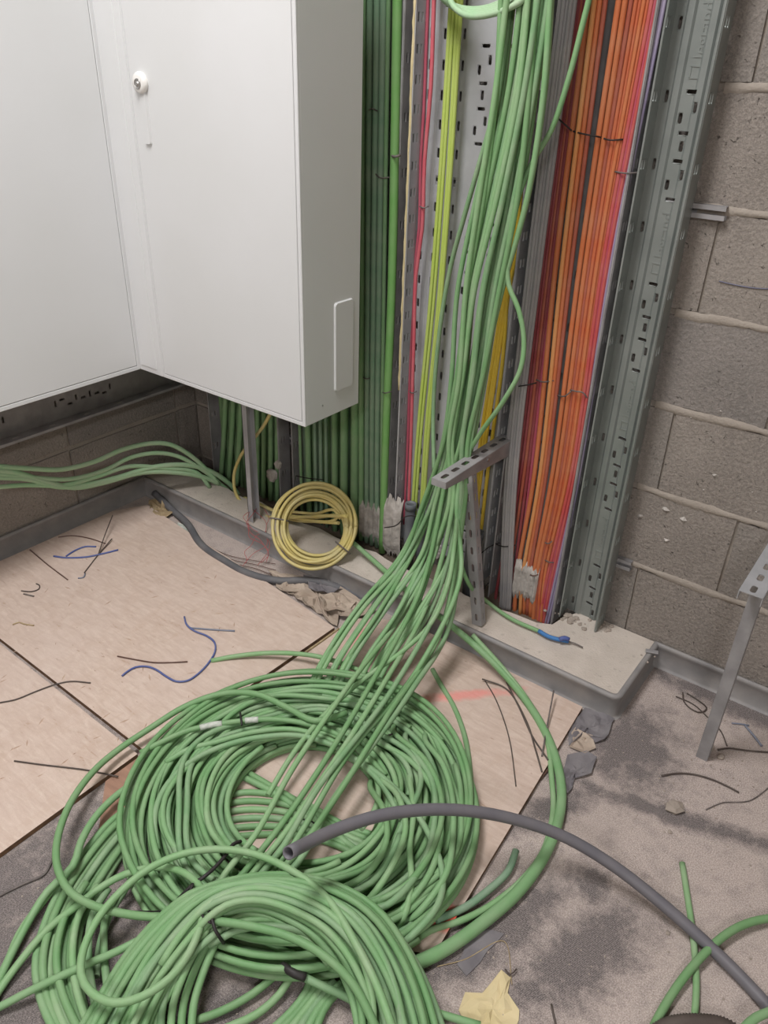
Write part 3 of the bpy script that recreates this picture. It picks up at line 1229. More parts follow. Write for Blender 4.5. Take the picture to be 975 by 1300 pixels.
# yellow cables and their conduit
GY = 'yellow cables coming down behind the green bundle'
for k, (pts, r) in enumerate((([(658, 200), (648, 330), (635, 400), (621, 487), (610, 560), (603, 620), (598, 670)], .0046), ([(660, 200), (650, 330), (638, 400), (625, 487), (614, 560), (606, 620), (601, 670)], .0046),
                              ([(662, 200), (653, 330), (641, 400), (628, 487), (617, 560), (609, 620), (604, 671)], .0040), ([(664, 200), (655, 330), (646, 365), (638, 460), (627, 540), (618, 610), (611, 672)], .0048))):
    lab = 'single yellow cable standing apart from the other yellow ones' if k == 3 else ORD[k] + ' yellow cable from the left in the close group of three'
    vcable(pts, -.05, r, MT['yellow'], lab, group=None if k == 3 else GY, zend=.12)
# red cable
vcable([(551, 0), (547, 110), (539, 205), (536, 290), (528, 350), (525.5, 430), (522, 550), (519, 640)], [-.05] * 8, .0046, MT['red'], 'single red cable left of the yellow-green ones, in the wide tray', zend=.12)
vcable([(541, 60), (538, 140), (534, 205), (532, 290), (525, 350), (521.5, 430), (518, 550), (514, 640)], [-.02] * 8, .0036, MT['magenta'], 'thinner dusty red cable lying behind the bright red one', zend=.12)
GG = 'yellow-green earth cables in the wide tray'
for k, (a, b, c, d, e) in enumerate(((572, 560, 546.5, 531, 524), (576, 564, 551, 535, 528), (581, 570, 557, 541, 535), (585, 573, 560, 544.5, 538))):
    vcable([(a, 10), (b, 205), (c, 380), (d, 545), (e, 640)], -.052, .0047 if k != 1 else .004, MT['yelgreen'], ORD[k] + ' yellow-green cable from the left in the wide tray', group=GG, zend=.14)


def conduit(label, px, py, pyb, yy, r, group=None):
    a = PY(px, py, yy)
    P = np.array([a + np.array([0, 0, dz]) for dz in (0, -.012, -.05, -.1)])
    b = np.array([a[0] + .004, yy, .01])
    P = np.vstack([P, [b]])
    o = empty('conduit', (a[0], yy, .01))
    tag(o, label, 'conduit', group)
    tube_obj('pipe', P, r, MT['conduit'], o, 16, hollow=r * .84)
    V, F = lathe([(r * 1.0, -.016), (r * 1.12, -.016), (r * 1.12, 0.002), (r * .9, .003), (r * .84, -.004), (r * .82, -.03)], a, (1, 0, 0), (0, 1, 0), (0, 0, 1), 16)
    MB().add(V, F).build('collar', MT['conduit'], o, smooth=True)
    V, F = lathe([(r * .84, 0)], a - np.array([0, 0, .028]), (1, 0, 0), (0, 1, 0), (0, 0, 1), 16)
    MB().add(V, F).build('inside_shade', MT['darkhole'], o)  # dark disc painting the shade down inside the conduit
    return o


conduit('dark grey conduit standing left of the bundle, yellow-green cables entering it', 521.5, 640, 720, -.075, .0145)
conduit('second dark grey conduit just right of the first, half behind the green bundle', 536, 650, 720, -.065, .012)
conduit('grey conduit behind the slanted bracket leg that takes the yellow cables', 603, 676, 760, -.075, .021)

# ---- green cables right of / below the right cabinet (T1) and in the corner (T0)
GC = [  # px at y=560, px at y=30 (None: hidden), radius, material
    (459, 461, .0085, 'g_deep'), (466, 470, .0075, 'g_grey'), (472.5, 479, .0078, 'g_grey'), (479, 487, .0078, 'g_grey'), (485, 493.5, .0055, 'g_deep')]
for k, (b, a, r, m) in enumerate(GC):
    vcable([(a, 0), ((a + b) / 2 - .5, 280), (b, 560), (b - .3, 640)], -.052, r, MT[m], ORD[k] + ' thick dusty green cable from the cabinet flank, left of the bright green one', group='thick dusty green cables right of the cabinet', zend=.03, sides=10)
vcable([(504.5, 0), (501, 200), (499, 300), (496, 400), (491, 520), (487.5, 625)], -.066, .0105, MT['g_bright'], 'thick bright green cable right of the dusty green ones', zend=.03, sides=12)
GH = [(381, .005, 'g_bright'), (391, .009, 'g_bright'), (400, .0055, 'g_grey'), (407, .0055, 'g_grey'), (414, .0055, 'g_grey'), (425, .0095, 'g_deep'), (437, .012, 'g_deep'), (451, .0125, 'g_bright')]
for k, (b, r, m) in enumerate(GH):
    vcable([(b, 560)], -.05, r, MT[m] if m != 'g_bright' else MT['g_deep'], ORD[k] + ' green cable from the left below the right cabinet, right of the grey flange', group='green cables below the right cabinet', zend=.03, sides=10)
GI = [(281, .0085), (291, .0085), (301, .009), (327, .0075), (335, .008), (343.5, .008), (352, .0075)]
for k, (b, r) in enumerate(GI):
    P = [PY(b + (6 if k < 3 else 0), 520, -.05), PY(b, 590, -.05)]
    o = vcable([(b + (5 if k < 3 else 0), 515), (b, 600)], -.05, r, MT['g_deep'], ORD[k] + ' dark green front cable from the left in the corner tray by the thin leg', group='dark green cables of the corner tray', zend=.03, ztop=2.0, sides=10)
# second row behind
for k in range(16):
    xx = -1.82 + k * .0185 if k < 14 else -1.50
    o = tube_obj('cable', np.array([[xx, -.028, 2.3], [xx, -.028, 1.0], [xx, -.03, .02]]), .0085, MT['g_deep'], None, 8)
    tag(o, 'dark green cable of the rear row in the corner tray', 'cable', 'rear row of dark green cables, corner tray')
for k in range(15):
    xx = -1.455 + k * .0185
    o = tube_obj('cable', np.array([[xx, -.028, 2.3], [xx, -.028, 1.0], [xx, -.03, .02]]), .0085, MT['g_deep' if k % 3 else 'g_grey'], None, 8)
    tag(o, 'dark green cable of the rear row in the tray behind the cabinet', 'cable', 'rear row of dark green cables, cabinet tray')

# ------------------------------------------------------------------ boards on the floor
def slab(name, poly, z0, z1, m_top, m_side, label, cat, group=None):
    n = len(poly)
    v, f = outline_prism(poly, z0, z1)
    a = np.mean(np.array(poly), axis=0)
    v = [(p[0] - a[0], p[1] - a[1], p[2] - z0) for p in v]
    me = new_mesh(name, v, f, [m_top, m_side])
    for q in me.polygons:
        if len(q.vertices) == 4 and abs(q.normal.z) < .5:
            q.material_index = 1
    o = link(name, me)
    o.location = (a[0], a[1], z0)
    tag(o, label, cat, group)
    return o


BT = .012
slab('floor_board', [(-1.955, -.955), (-1.047, -.968), (-1.022, -.405), (-1.28, -.372), (-1.56, -.345), (-1.90, -.305), (-1.95, -.40)], .001, BT, MT['board'], MT['board_edge'],
     'large dusty pinkish chipboard sheet in the corner under the white cabinets', 'board')
slab('floor_board', [(-1.955, -.963), (-1.955, -1.75), (-1.072, -1.75), (-1.068, -.982)], .001, BT, MT['board'], MT['board_edge'],
     'chipboard sheet in front of the large corner sheet, its edge beside dark carpet', 'board')
slab('floor_board', [(-1.036, -.965), (-.96, -1.05), (-.62, -1.10), (-.347, -.95), (-.352, -.90), (-.398, -.268), (-.9, -.268), (-1.01, -.345), (-1.012, -.41)], .001, BT, MT['board_red'], MT['board_edge'],
     'dusty chipboard sheet with faint red spray marks under the big green coil', 'board')
slab('floor_board', [(-1.062, -.985), (-1.040, -.975), (-.93, -1.10), (-.955, -1.16), (-1.062, -1.065)], .001, .009, MT['wood_dark'], MT['board_edge'],
     'brownish plywood offcut sticking out from under the green coil beside the boards', 'board')

# torn underlay and paper in the gaps
def ragged(name, outline, z, m, label, cat, seed=0, lift=.006, parent=None, thick=.0012):
    rr_ = random.Random(seed)
    P = [np.array(p[:2]) for p in outline]
    Q = []
    n = len(P)
    for i in range(n):
        a, b = P[i], P[(i + 1) % n]
        L = np.linalg.norm(b - a)
        k = max(1, int(L / .018))
        for j in range(k):
            t = j / k
            q = a + (b - a) * t
            if j:
                q = q + np.array([rr_.gauss(0, .003), rr_.gauss(0, .003)])
            Q.append(q)
    c = np.mean(np.array(Q), axis=0)
    rings = [1.0, .75, .45, .2]
    V, F = [], []
    m_ = len(Q)
    for ri, s in enumerate(rings):
        for q in Q:
            p = c + (q - c) * s
            V.append((p[0], p[1], z + max(0, rr_.gauss(.0, lift * .6) if ri else rr_.uniform(0, lift * 1.2))))
    for ri in range(len(rings) - 1):
        for k in range(m_):
            F.append((ri * m_ + k, ri * m_ + (k + 1) % m_, (ri + 1) * m_ + (k + 1) % m_, (ri + 1) * m_ + k))
    V.append((c[0], c[1], z + lift * .3))
    for k in range(m_):
        F.append(((len(rings) - 1) * m_ + k, (len(rings) - 1) * m_ + (k + 1) % m_, len(V) - 1))
    org = np.array([c[0], c[1], z])
    if parent is None:
        V = [tuple(np.array(v_) - org) for v_ in V]
    o = MB().add(V, F).build(name, m, parent, smooth=False)
    if parent is None:
        o.location = org
    solid(o, thick, 0)
    if label:
        tag(o, label, cat)
    return o


def zp(*pts, z=0.0):
    return [PZ(a, b, z) for a, b in pts]


ragged('paper_scrap', zp((340, 728), (372, 733), (420, 745), (452, 760), (478, 778), (462, 784), (430, 787), (428, 798), (395, 775), (355, 748)), .002, MT['paper'],
       'crumpled torn beige paper between the corner board and the kerb', 'paper', 1, .012)
ragged('paper_scrap', zp((405, 762), (430, 758), (455, 768), (440, 782), (415, 785)), .012, MT['paper'],
       'upper torn flap of beige paper by the kerb, in front of the yellow coil', 'paper', 5, .012)
ragged('paper_scrap', zp((226, 665), (246, 671), (240, 680), (230, 677)), .004, MT['white_tape'], 'small white paper scrap beside the dark hose in the corner', 'paper', 2, .003)
ragged('underlay_scrap', zp((742, 900), (768, 908), (780, 915), (772, 935), (755, 945), (740, 930), (722, 948), (722, 930)), .002, MT['underlay'],
       'torn grey underlay piece directly in front of the kerb corner', 'underlay', 3, .006)
ragged('underlay_scrap', zp((720, 960), (745, 955), (757, 965), (750, 985), (728, 990), (720, 1010), (712, 1000), (716, 975)), .003, MT['underlay'],
       'torn grey underlay piece just right of the thick green cable bend', 'underlay', 4, .006)
ragged('paper_scrap', zp((730, 925), (752, 935), (756, 952), (742, 958), (722, 950)), .002, MT['paper'],
       'small beige torn piece between the two grey underlay scraps', 'paper', 6, .005)
ragged('underlay_scrap', zp((590, 1196), (620, 1180), (640, 1186), (610, 1222), (592, 1240), (580, 1225)), .001, MT['underlay'], 'flat grey underlay smear next to the cream paper scrap', 'underlay', 7, .001)
ragged('paper_scrap', zp((636, 1233), (648, 1243), (644, 1262), (659, 1284), (650, 1318), (600, 1320), (582, 1284), (590, 1262), (612, 1262), (622, 1250)), .001, MT['cream'],
       'torn cream paper scrap on the carpet at the bottom of the picture', 'paper', 8, .004)
ragged('paper_scrap', zp((352, 733), (378, 738), (388, 752), (366, 757), (350, 747)), .006, MT['paper'],
       'torn beige paper flap at the end of the dark hose', 'paper', 12, .010)
ragged('paper_scrap', zp((425, 772), (452, 770), (476, 779), (455, 790), (432, 789)), .010, MT['paper'],
       'torn beige paper flap nearest the hanging green bundle', 'paper', 13, .010)
ragged('paper_scrap', zp((385, 735), (420, 742), (440, 752), (420, 760), (392, 752)), .008, MT['underlay'],
       'grey dusty underlay flap at the kerb behind the torn paper', 'underlay', 14, .010)
ragged('lint_clump', zp((190, 640), (215, 640), (222, 655), (205, 662), (192, 655)), .004, MT['lint'], 'clump of tan lint in the corner behind the board', 'lint', 9, .016)
# loose timber strip under the boards, bottom centre
def bar(name, p0, p1, w_, h, m, label, cat, group=None):
    p0, p1 = np.array(p0, float), np.array(p1, float)
    d = p1 - p0
    L = np.linalg.norm(d)
    g = MB().box(0, L, -w_ / 2, w_ / 2, -h / 2, h / 2, min(w_, h) * .15)
    o = g.build(name, m)
    x = Vector(d / L)
    up = Vector((0, 0, 1))
    if abs(x.z) > .95:
        up = Vector((0, 1, 0))
    y_ = up.cross(x).normalized()
    z_ = x.cross(y_)
    o.matrix_world = Matrix(((x.x, y_.x, z_.x, p0[0]), (x.y, y_.y, z_.y, p0[1]), (x.z, y_.z, z_.z, p0[2]), (0, 0, 0, 1)))
    tag(o, label, cat, group)
    return o


bar('stone_lump', [0, 0, 0], [.01, 0, 0], .01, .01, MT['stone'], None, None).name = 'tmp'
bpy.data.objects.remove(bpy.data.objects['tmp'])
# stones
def stone(px, py, r, label, seed, flat=.5, z=0.0, m='stone'):
    rr_ = random.Random(seed)
    c = PZ(px, py, z)
    v, f = chunk((0, 0, 0), r, rr_, flat)
    o = MB().add(v, f).build('stone', MT[m])
    o.location = c
    tag(o, label, 'stone')
    return o


stone(855, 1026, .021, 'flat grey stone lying on the dusty carpet right of the thick cable bend', 1, .4)
stone(899, 949, .013, 'small grey lump of mortar at the foot of the standing bracket leg', 2, .8)
stone(915, 962, .009, 'pebble on the carpet just right of the bracket foot lump', 3, .5)
stone(850, 1057, .005, 'tiny pebble below the flat grey stone', 4, .5)
stone(848, 1185, .0045, 'tiny lone pebble on the carpet above the grey pipe', 5, .5)
stone(913, 1217, .0045, 'tiny pebble under the grey pipe near the crossing green cables', 6, .6)
grit = MB()
rr = random.Random(21)
for i in range(420):
    px, py = rr.uniform(0, 975), rr.uniform(880, 1295)
    if i % 3 == 0:
        px, py = rr.gauss(880, 70), rr.gauss(950, 60)
    c = PZ(px, py, .0)
    if c[0] < -1.07 or c[1] > -.02 or (c[0] < KX + .02 and c[1] > KF - .02) or (-1.05 < c[0] < -.34 and c[1] > -1.0) or (c[0] < -.95 and c[1] > -1.2):
        continue
    v, f = chunk(c, rr.uniform(.0008, .0026), rr, .5)
    grit.add(v, f)
tag(grit.build('grit', MT['stone']), 'fine grit and crumbs scattered over the carpet', 'grit', kind='stuff')
grit = MB()
for i in range(110):
    px, py = rr.uniform(0, 420), rr.uniform(650, 1000)
    c = PZ(px, py, BT)
    if not (-1.94 < c[0] < -1.08 and -1.5 < c[1] < -.42):
        continue
    L = rr.uniform(.003, .014)
    a = rr.uniform(0, math.pi)
    d = np.array([math.cos(a), math.sin(a), 0]) * L
    e = np.array([-math.sin(a), math.cos(a), 0]) * L * .18
    grit.add([c - d, c + e, c + d, c - e, c + np.array([0, 0, .0012])], [(0, 1, 4), (1, 2, 4), (2, 3, 4), (3, 0, 4)])
tag(grit.build('wood_flakes', mat('flake', (190, 166, 148), (168, 142, 124), .9, scale=30)), 'loose wood flakes lying on the chipboard sheets', 'flakes', kind='stuff')

# ------------------------------------------------------------------ small wires and clippings
def wire(px, z, r, m, label, cat='wire', group=None, name='wire', sides=6, step=.01, arch=0.0):
    """px: (x, y[, height]) points lying at height z"""
    P = []
    n = len(px)
    for i, p in enumerate(px):
        h = (p[2] if len(p) > 2 else z) + arch * math.sin(math.pi * i / max(1, n - 1))
        P.append(PZ(p[0], p[1], h))
    o = tube_obj(name, spline(P, step), r, MT[m] if isinstance(m, str) else m, None, sides)
    tag(o, label, cat, group)
    return o


zb = BT + .0022
wire([(38, 698), (62, 718), (86, 736)], zb, .0016, 'brown_wire', 'straight brown clipping at the board edge by the left wall')
wire([(74, 682), (90, 680), (112, 683), (134, 690)], zb, .0015, 'brown_wire', 'gently bent brown clipping above the short blue wires')
wire([(143, 654, .05), (134, 677, .035), (125, 703)], zb, .0016, 'black_wire', 'dark clipping standing tilted above the blue wires')
wire([(142, 684, .02), (125, 704), (107, 727)], zb, .0017, 'black_wire', 'dark clipping crossing over the short blue wires')
wire([(68, 706), (84, 708), (110, 707), (130, 703), (150, 698)], zb, .0028, 'blue', 'longer of the two short blue wires near the left wall')
wire([(84, 706), (95, 699), (108, 694), (122, 694)], zb, .0026, 'blue', 'shorter blue wire branching off the longer one near the left wall')
wire([(99, 734), (106, 733), (108, 728)], zb, .0022, 'steelblue', 'tiny light blue wire end on the board')
wire([(27, 750), (40, 751), (49, 748), (50, 743), (46, 741)], zb, .0016, 'black_wire', 'small hooked black wire on the board near the left edge')
wire([(30, 754), (43, 757)], zb, .002, 'tie_grey', 'tiny grey clipping under the hooked black wire')
wire([(16, 793), (24, 790), (30, 792), (43, 794)], zb, .0018, 'lint', 'short forked tan splinter on the left of the big board')
wire([(234, 783), (237, 793), (247, 801), (262, 807), (272, 815), (273, 827), (266, 840), (252, 855), (238, 864), (224, 865), (210, 858), (198, 850), (186, 846), (172, 847), (161, 853), (155, 858)],
     zb + .001, .0024, 'blue', 'long S-shaped blue wire lying on the big board')
wire([(240, 797), (265, 799), (298, 801)], zb, .0024, 'steelblue', 'straight grey-blue clipping touching the S-shaped blue wire')
wire([(149, 833), (170, 837), (195, 841), (218, 841), (238, 840)], zb, .0017, 'brown_wire', 'brown clipping just above the S-shaped blue wire')
wire([(0, 892), (20, 888), (45, 878), (70, 869), (90, 865), (115, 867)], zb, .0017, 'black_wire', 'black cable tie strip lying across the board joint at the left edge', cat='cable tie', name='cable_tie')
wire([(18, 966), (55, 971), (90, 975), (112, 978), (150, 986)], zb, .0016, 'black_wire', 'thin dark clipping on the front left board sheet')
wire([(388, 828), (408, 814), (430, 798)], zb, .003, 'lint', 'thin wooden stick at the corner of the big board', cat='stick', name='wooden_stick')
wire([(-5, 1141), (0, 1137), (30, 1122), (56, 1110), (68, 1088)], .003, .0024, 'tie_grey', 'dusty string on the dark carpet left of the coils', cat='string', name='string')
wire([(615, 863), (628, 885), (640, 915), (648, 945), (655, 998)], zb, .0013, 'black_wire', 'thin black wire curving down the marked board, left of the thick cable')
wire([(612, 862, .02), (642, 874), (668, 915), (680, 952), (688, 980)], zb, .0019, 'black_wire', 'dark clipping left of the thick green cable, longer of the leaning pair')
wire([(643, 866, .02), (660, 900), (676, 935), (696, 965)], zb, .0019, 'black_wire', 'dark clipping directly behind the thick green cable')
wire([(703, 877, .04), (694, 925, .02), (688, 960)], zb, .002, 'tie_grey', 'grey clipping leaning upright beside the kerb')
wire([(867, 879, .01), (868, 890), (876, 899), (886, 904), (894, 903), (897, 898), (885, 888), (872, 880)], .003, .0016, 'black_wire', 'looped black wire behind the standing bracket leg')
wire([(858, 884), (880, 894), (900, 912), (915, 928), (923, 947)], .003, .0014, 'black_wire', 'long thin black wire passing behind the bracket leg')
wire([(911, 952), (925, 950), (950, 953), (990, 956)], .003, .0018, 'black_wire', 'black wire running out of the picture right of the bracket foot')
wire([(929, 918), (940, 919), (951, 921)], .003, .0018, 'steelblue', 'short blue-grey clipping right of the bracket leg')
wire([(946, 921), (957, 934), (967, 947)], .004, .0026, 'steelblue', 'thicker blue-grey clipping right of the bracket leg')
wire([(840, 985), (858, 982), (880, 983), (905, 990), (925, 999), (938, 1006)], .003, .0019, 'black_wire', 'curved black wire lying in front of the bracket foot')
wire([(896, 1028), (918, 1019), (950, 1017), (980, 997)], .002, .0011, 'tie_grey', 'hair-thin grey wire at the right edge of the carpet')
wire([(700, 1275), (703, 1290), (708, 1310)], .003, .0018, 'black_wire', 'short black wire at the bottom edge right of the cream paper')
wire([(655, 1240), (662, 1247), (670, 1240)], .006, .0012, 'black_wire', 'tiny staple-like wire on the cream paper').location.x -= .02
wire([(540, 935), (548, 950), (543, 960)], zb, .001, 'tie_grey', 'hair-thin grey thread on the marked board inside the coil arc')
wire([(555, 1227), (590, 1218), (640, 1195), (650, 1250)], .002, .0008, 'lint', 'thin tan thread on the carpet by the thick green cable')
wire([(560, 1195), (600, 1125), (640, 1060), (668, 1012), (697, 975)], .004, .003, 'brown_wire', 'brown splintered lath along the right edge of the marked board', cat='stick', name='wooden_stick')
# red thin wires near the kerb and thin copper wires
GR = 'tangled thin red wires at the kerb under the yellow coil'
tr = random.Random(5)
for k in range(5):
    P = []
    a0 = tr.uniform(0, 6.28)
    for j in range(9):
        t = j / 8
        P.append((326 + 16 * math.sin(a0 + 5 * t) + tr.uniform(-4, 4), 648 + 68 * t + tr.uniform(-3, 3), .10 - .085 * t))
    wire(P, 0, .0008, 'thin_red', 'thin red wire of the tangle hanging over the kerb left of the yellow coil', group=GR, sides=5)
for k in range(3):
    wire([(258 + 8 * k, 690 + 6 * k), (290, 705 + 4 * k), (325, 712 + 5 * k), (350, 716 + 8 * k)], .006, .0011, 'brown_wire', 'thin brown wire in the gap between board and kerb', group='thin brown wires by the kerb')
stone(367, 716 - 4, .006, 'small white crumb among the thin wires at the kerb', 9, .5, .004, 'white_tape')

# dark hose in the gap by the kerb
wire([(196, 626, .03), (216, 645), (238, 665), (256, 692), (285, 712), (315, 728), (350, 737), (400, 738, .010), (440, 750, .002), (470, 764, -.004)], .013, .011, 'dark_pipe',
     'dark grey hose lying in the gap between corner board and kerb', 'hose', name='hose', sides=12, step=.02)

# ------------------------------------------------------------------ standing brackets
def channel_leg(parent, p0, p1, w_, d, slots_n, m, name='leg'):
    """slotted U channel from p0 to p1, open to the back"""
    p0, p1 = np.array(p0, float), np.array(p1, float)
    z_ = p1 - p0
    L = np.linalg.norm(z_)
    z_ /= L
    x_ = np.cross([0, -1, 0], z_) * -1.0
    x_ = np.array([1, 0, 0]) - z_ * z_[0]
    x_ /= np.linalg.norm(x_)
    y_ = np.cross(z_, x_)
    V, F = [], []
    sl = [(0, (i + .5) * L / slots_n, w_ * .28, L / slots_n * .45) for i in range(slots_n)] if slots_n else []

    def add(pl, fn):
        v, f = plate(pl[0], pl[1], pl[2], pl[3], fn)
        o = len(V)
        V.extend(v)
        F.extend([tuple(i + o for i in q) for q in f])
    add(([-w_ / 2, w_ / 2], 0, L, sl), lambda u, v: tuple(p0 + x_ * u + z_ * v - y_ * 0))
    add(([0, d], 0, L, [(d * .5, s[1], d * .22, s[3]) for s in sl]), lambda u, v: tuple(p0 + x_ * (w_ / 2) + y_ * u + z_ * v))
    add(([0, d], 0, L, []), lambda u, v: tuple(p0 - x_ * (w_ / 2) + y_ * u + z_ * v))
    o = solid(MB().add(V, F).build(name, m, parent, fix=False), .0018, 0)
    return o


# bracket by the green bundle: arm out from the wall along y, slanted leg down to the kerb
bk = empty('cantilever_bracket', (-.775, -.05, .49))
tag(bk, 'slotted steel bracket arm reaching out beside the green bundle, with slanted leg on the kerb', 'bracket')
V, F = plate([-.018, .018], 0, .30, [(0, .025 + i * .042, .011, .027) for i in range(7)], lambda u, v: (-.777 + u, -.045 - v, .497))
V2, F2 = plate([0, .026], 0, .30, [], lambda u, v: (-.777 + .018, -.045 - v, .497 - u * (1.6 - 1.0 * v / .3)))
V3, F3 = plate([0, .026], 0, .30, [], lambda u, v: (-.777 - .018, -.045 - v, .497 - u * (1.6 - 1.0 * v / .3)))
g = MB().add(V, F).add(V2, F2).add(V3, F3)
g.box(-.795, -.759, -.3462, -.3445, .482, .497)
solid(g.build('arm', MT['galv_dark'], bk, fix=False), .0016, 0)
ft = PZ(607, 792, KZ)
tp = PY(592, 604, -.20)
channel_leg(bk, [ft[0], ft[1] - .006, KZ], [tp[0] + .008, -.215, .468], .026, .020, 9, MT['galv_dark'])
V, F = lathe([(.004, 0), (.004, .003), (.0, .0035)], (-.758, -.17, .487), (0, 1, 0), (0, 0, 1), (1, 0, 0), 6)
MB().add(V, F).build('bolt', MT['chrome'], bk)

# free-standing bracket leg on the carpet, right
fp = PZ(891, 962, 0)
b2 = empty('standing_bracket', (fp[0], fp[1], 0))
tag(b2, 'steel channel leg standing on the carpet with a short slotted arm on top', 'bracket')
ux = fp[0]
uy = fp[1] - .004
channel_leg(b2, [ux, uy, 0], [ux + .002, uy, .463], .022, .02, 0, MT['galv_dark'])
V, F = plate([-.020, .020], -.075, .25, [(0, -.055 + i * .046, .011, .026) for i in range(7)], lambda u, v: (ux + u, uy + .004 + v, .472))
V2, F2 = plate([0, .018], -.075, .25, [], lambda u, v: (ux + .020, uy + .004 + v, .472 - u))
V3, F3 = plate([0, .018], -.075, .25, [], lambda u, v: (ux - .020, uy + .004 + v, .472 - u))
solid(MB().add(V, F).add(V2, F2).add(V3, F3).build('arm', MT['galv'], b2, fix=False), .0016, 0)
br_ = MB().box(ux - .006, ux + .006, uy - .01, uy + .03, .0, .0)
# small metal tab at the trim corner
tb = PZ(826, 829, KZ)
o = bar('metal_tab', tb + np.array([-.012, -.004, .004]), tb + np.array([.016, .004, .007]), .012, .003, MT['galv_dark'], 'small loose metal tab at the inner corner of the kerb trim', 'tab')

# ------------------------------------------------------------------ green cables: hanging bundle
rb = random.Random(17)


def gm(i):
    return GREENS[i % 4]


def px3(pts):
    """points as (px, py, 'y'|'z'|'x', value)"""
    out = []
    for p in pts:
        out.append({'y': PY, 'z': PZ, 'x': PX}[p[2]](p[0], p[1], p[3]))
    return out


C1 = np.array([-.705, -.866])


def cpos(a, r, z, c=C1, ex=1.0):
    return np.array([c[0] + r * math.cos(a) * ex, c[1] + r * math.sin(a), z])


# top to coil. s is the place in the bundle, -1 left .. 1 right; d its depth
top_line = [(-30, 673, 60), (0, 670, 60), (120, 658, 58), (250, 637, 60), (370, 612, 54), (480, 596, 42), (560, 581, 38)]


def bundle_upper(s, d):
    P = []
    ph = rb.uniform(0, 6.28)
    for py, xc, w_ in top_line:
        yy = -.185 + .011 * d
        ss = s + .22 * math.sin(py / 130 + ph)
        P.append(PY(xc + ss * w_ / 2, py, yy))
    t = P[0].copy()
    t[2] += 1.05
    t[1] += .03
    t[0] += .03
    return [t] + P


NB = 0
G_A = 'green data cables hanging down in the bundle into the big coil'
# strands that run down in front of the coil and dive in at its upper rim
landA = []
n = 0
for k in range(17):
    s = -1 + 2 * (k + .5) / 17
    s += rb.uniform(-.12, .12)
    d = rb.choice((-1.6, -.6, .4, 1.4)) + rb.uniform(-.2, .2)
    mid_x = 556 + s * 22
    P = bundle_upper(s, d)
    P += px3([(558 + 23 * s + rb.uniform(-3, 3), 640, 'y', -.20 + .008 * d), (538 + 34 * s + rb.uniform(-6, 6), 705, 'y', -.25 + .006 * d)])
    lx_ = 478 + 50 * s + rb.uniform(-6, 6)
    P += px3([(lx_ + 18, 775, 'z', .135 + .006 * d), (lx_ - 22, 835, 'z', .075)])
    e = PZ(lx_ - 46, 880, .035)
    P.append(e)
    P.append(PZ(lx_ - 78, 925, .016))
    o = tube_obj('cable', spline(P, .022), .0056, gm(k), None, 8)
    tag(o, 'green cable of the hanging bundle, slipping under the upper rim of the big coil', 'cable', G_A)

# strands crossing over the hole of the big coil towards the front coil
C2 = np.array([-.440, -1.262])
C2b = np.array([-.475, -1.236])


def zt(x, y):
    """how high the front coil lies: it rides up on the big coil"""
    dd = math.hypot(x - C1[0], y - C1[1])
    return .012 + .062 * max(0.0, min(1.0, (.46 - dd) / .16))


G_B = 'green cables crossing the hole of the big coil into the front coil'
cross = [((560, 640), (535, 745), (470, 870), (400, 985), (338, 1072), (288, 1128)), ((575, 640), (545, 760), (480, 880), (412, 985), (346, 1078), (296, 1132)),
         ((585, 640), (566, 745), (500, 872), (404, 1000), (352, 1085), (300, 1138)), ((580, 640), (584, 735), (530, 850), (440, 960), (366, 1080), (308, 1140)),
         ((590, 640), (560, 800), (494, 905), (428, 1010), (372, 1088), (316, 1145)), ((570, 640), (520, 765), (444, 868), (372, 975), (324, 1060), (278, 1122)),
         ((588, 640), (572, 790), (520, 880), (420, 1020), (378, 1095), (322, 1146))]
for k, c in enumerate(cross):
    s = (-.5, -.2, .25, .9, .6, -.8, .75)[k]
    P = bundle_upper(s, -1.2 - .6 * (k % 3))
    hs = (None, .17, .115, .098, .10, .085)
    P += px3([(c[0][0], c[0][1], 'y', -.225)])
    if c[1][1] < 770:
        P += px3([(c[1][0], c[1][1], 'y', -.32)])
    else:
        P += px3([(c[1][0], c[1][1], 'z', .13)])
    for (q, h) in zip(c[2:], (.112, .095, .09, .075)):
        P.append(PZ(q[0], q[1], h + .004 * (k % 3)))
    # slide round the front coil
    a_in = 2.35
    for j in range(1, 26):
        a = a_in + .12 + j * .262
        rr_ = .265 - k * .0125
        x_, y_ = C2[0] + rr_ * math.cos(a), C2[1] + rr_ * math.sin(a)
        z_ = zt(x_, y_) + .018 * max(0, 1 - j / 4) + .012 + .002 * math.sin(3 * a + k)
        P.append(np.array([x_, y_, z_]))
    o = tube_obj('cable', spline(P, .022), .0058, gm(k + 1), None, 8)
    tag(o, 'green cable crossing over the hole of the big coil towards the front coil', 'cable', G_B)

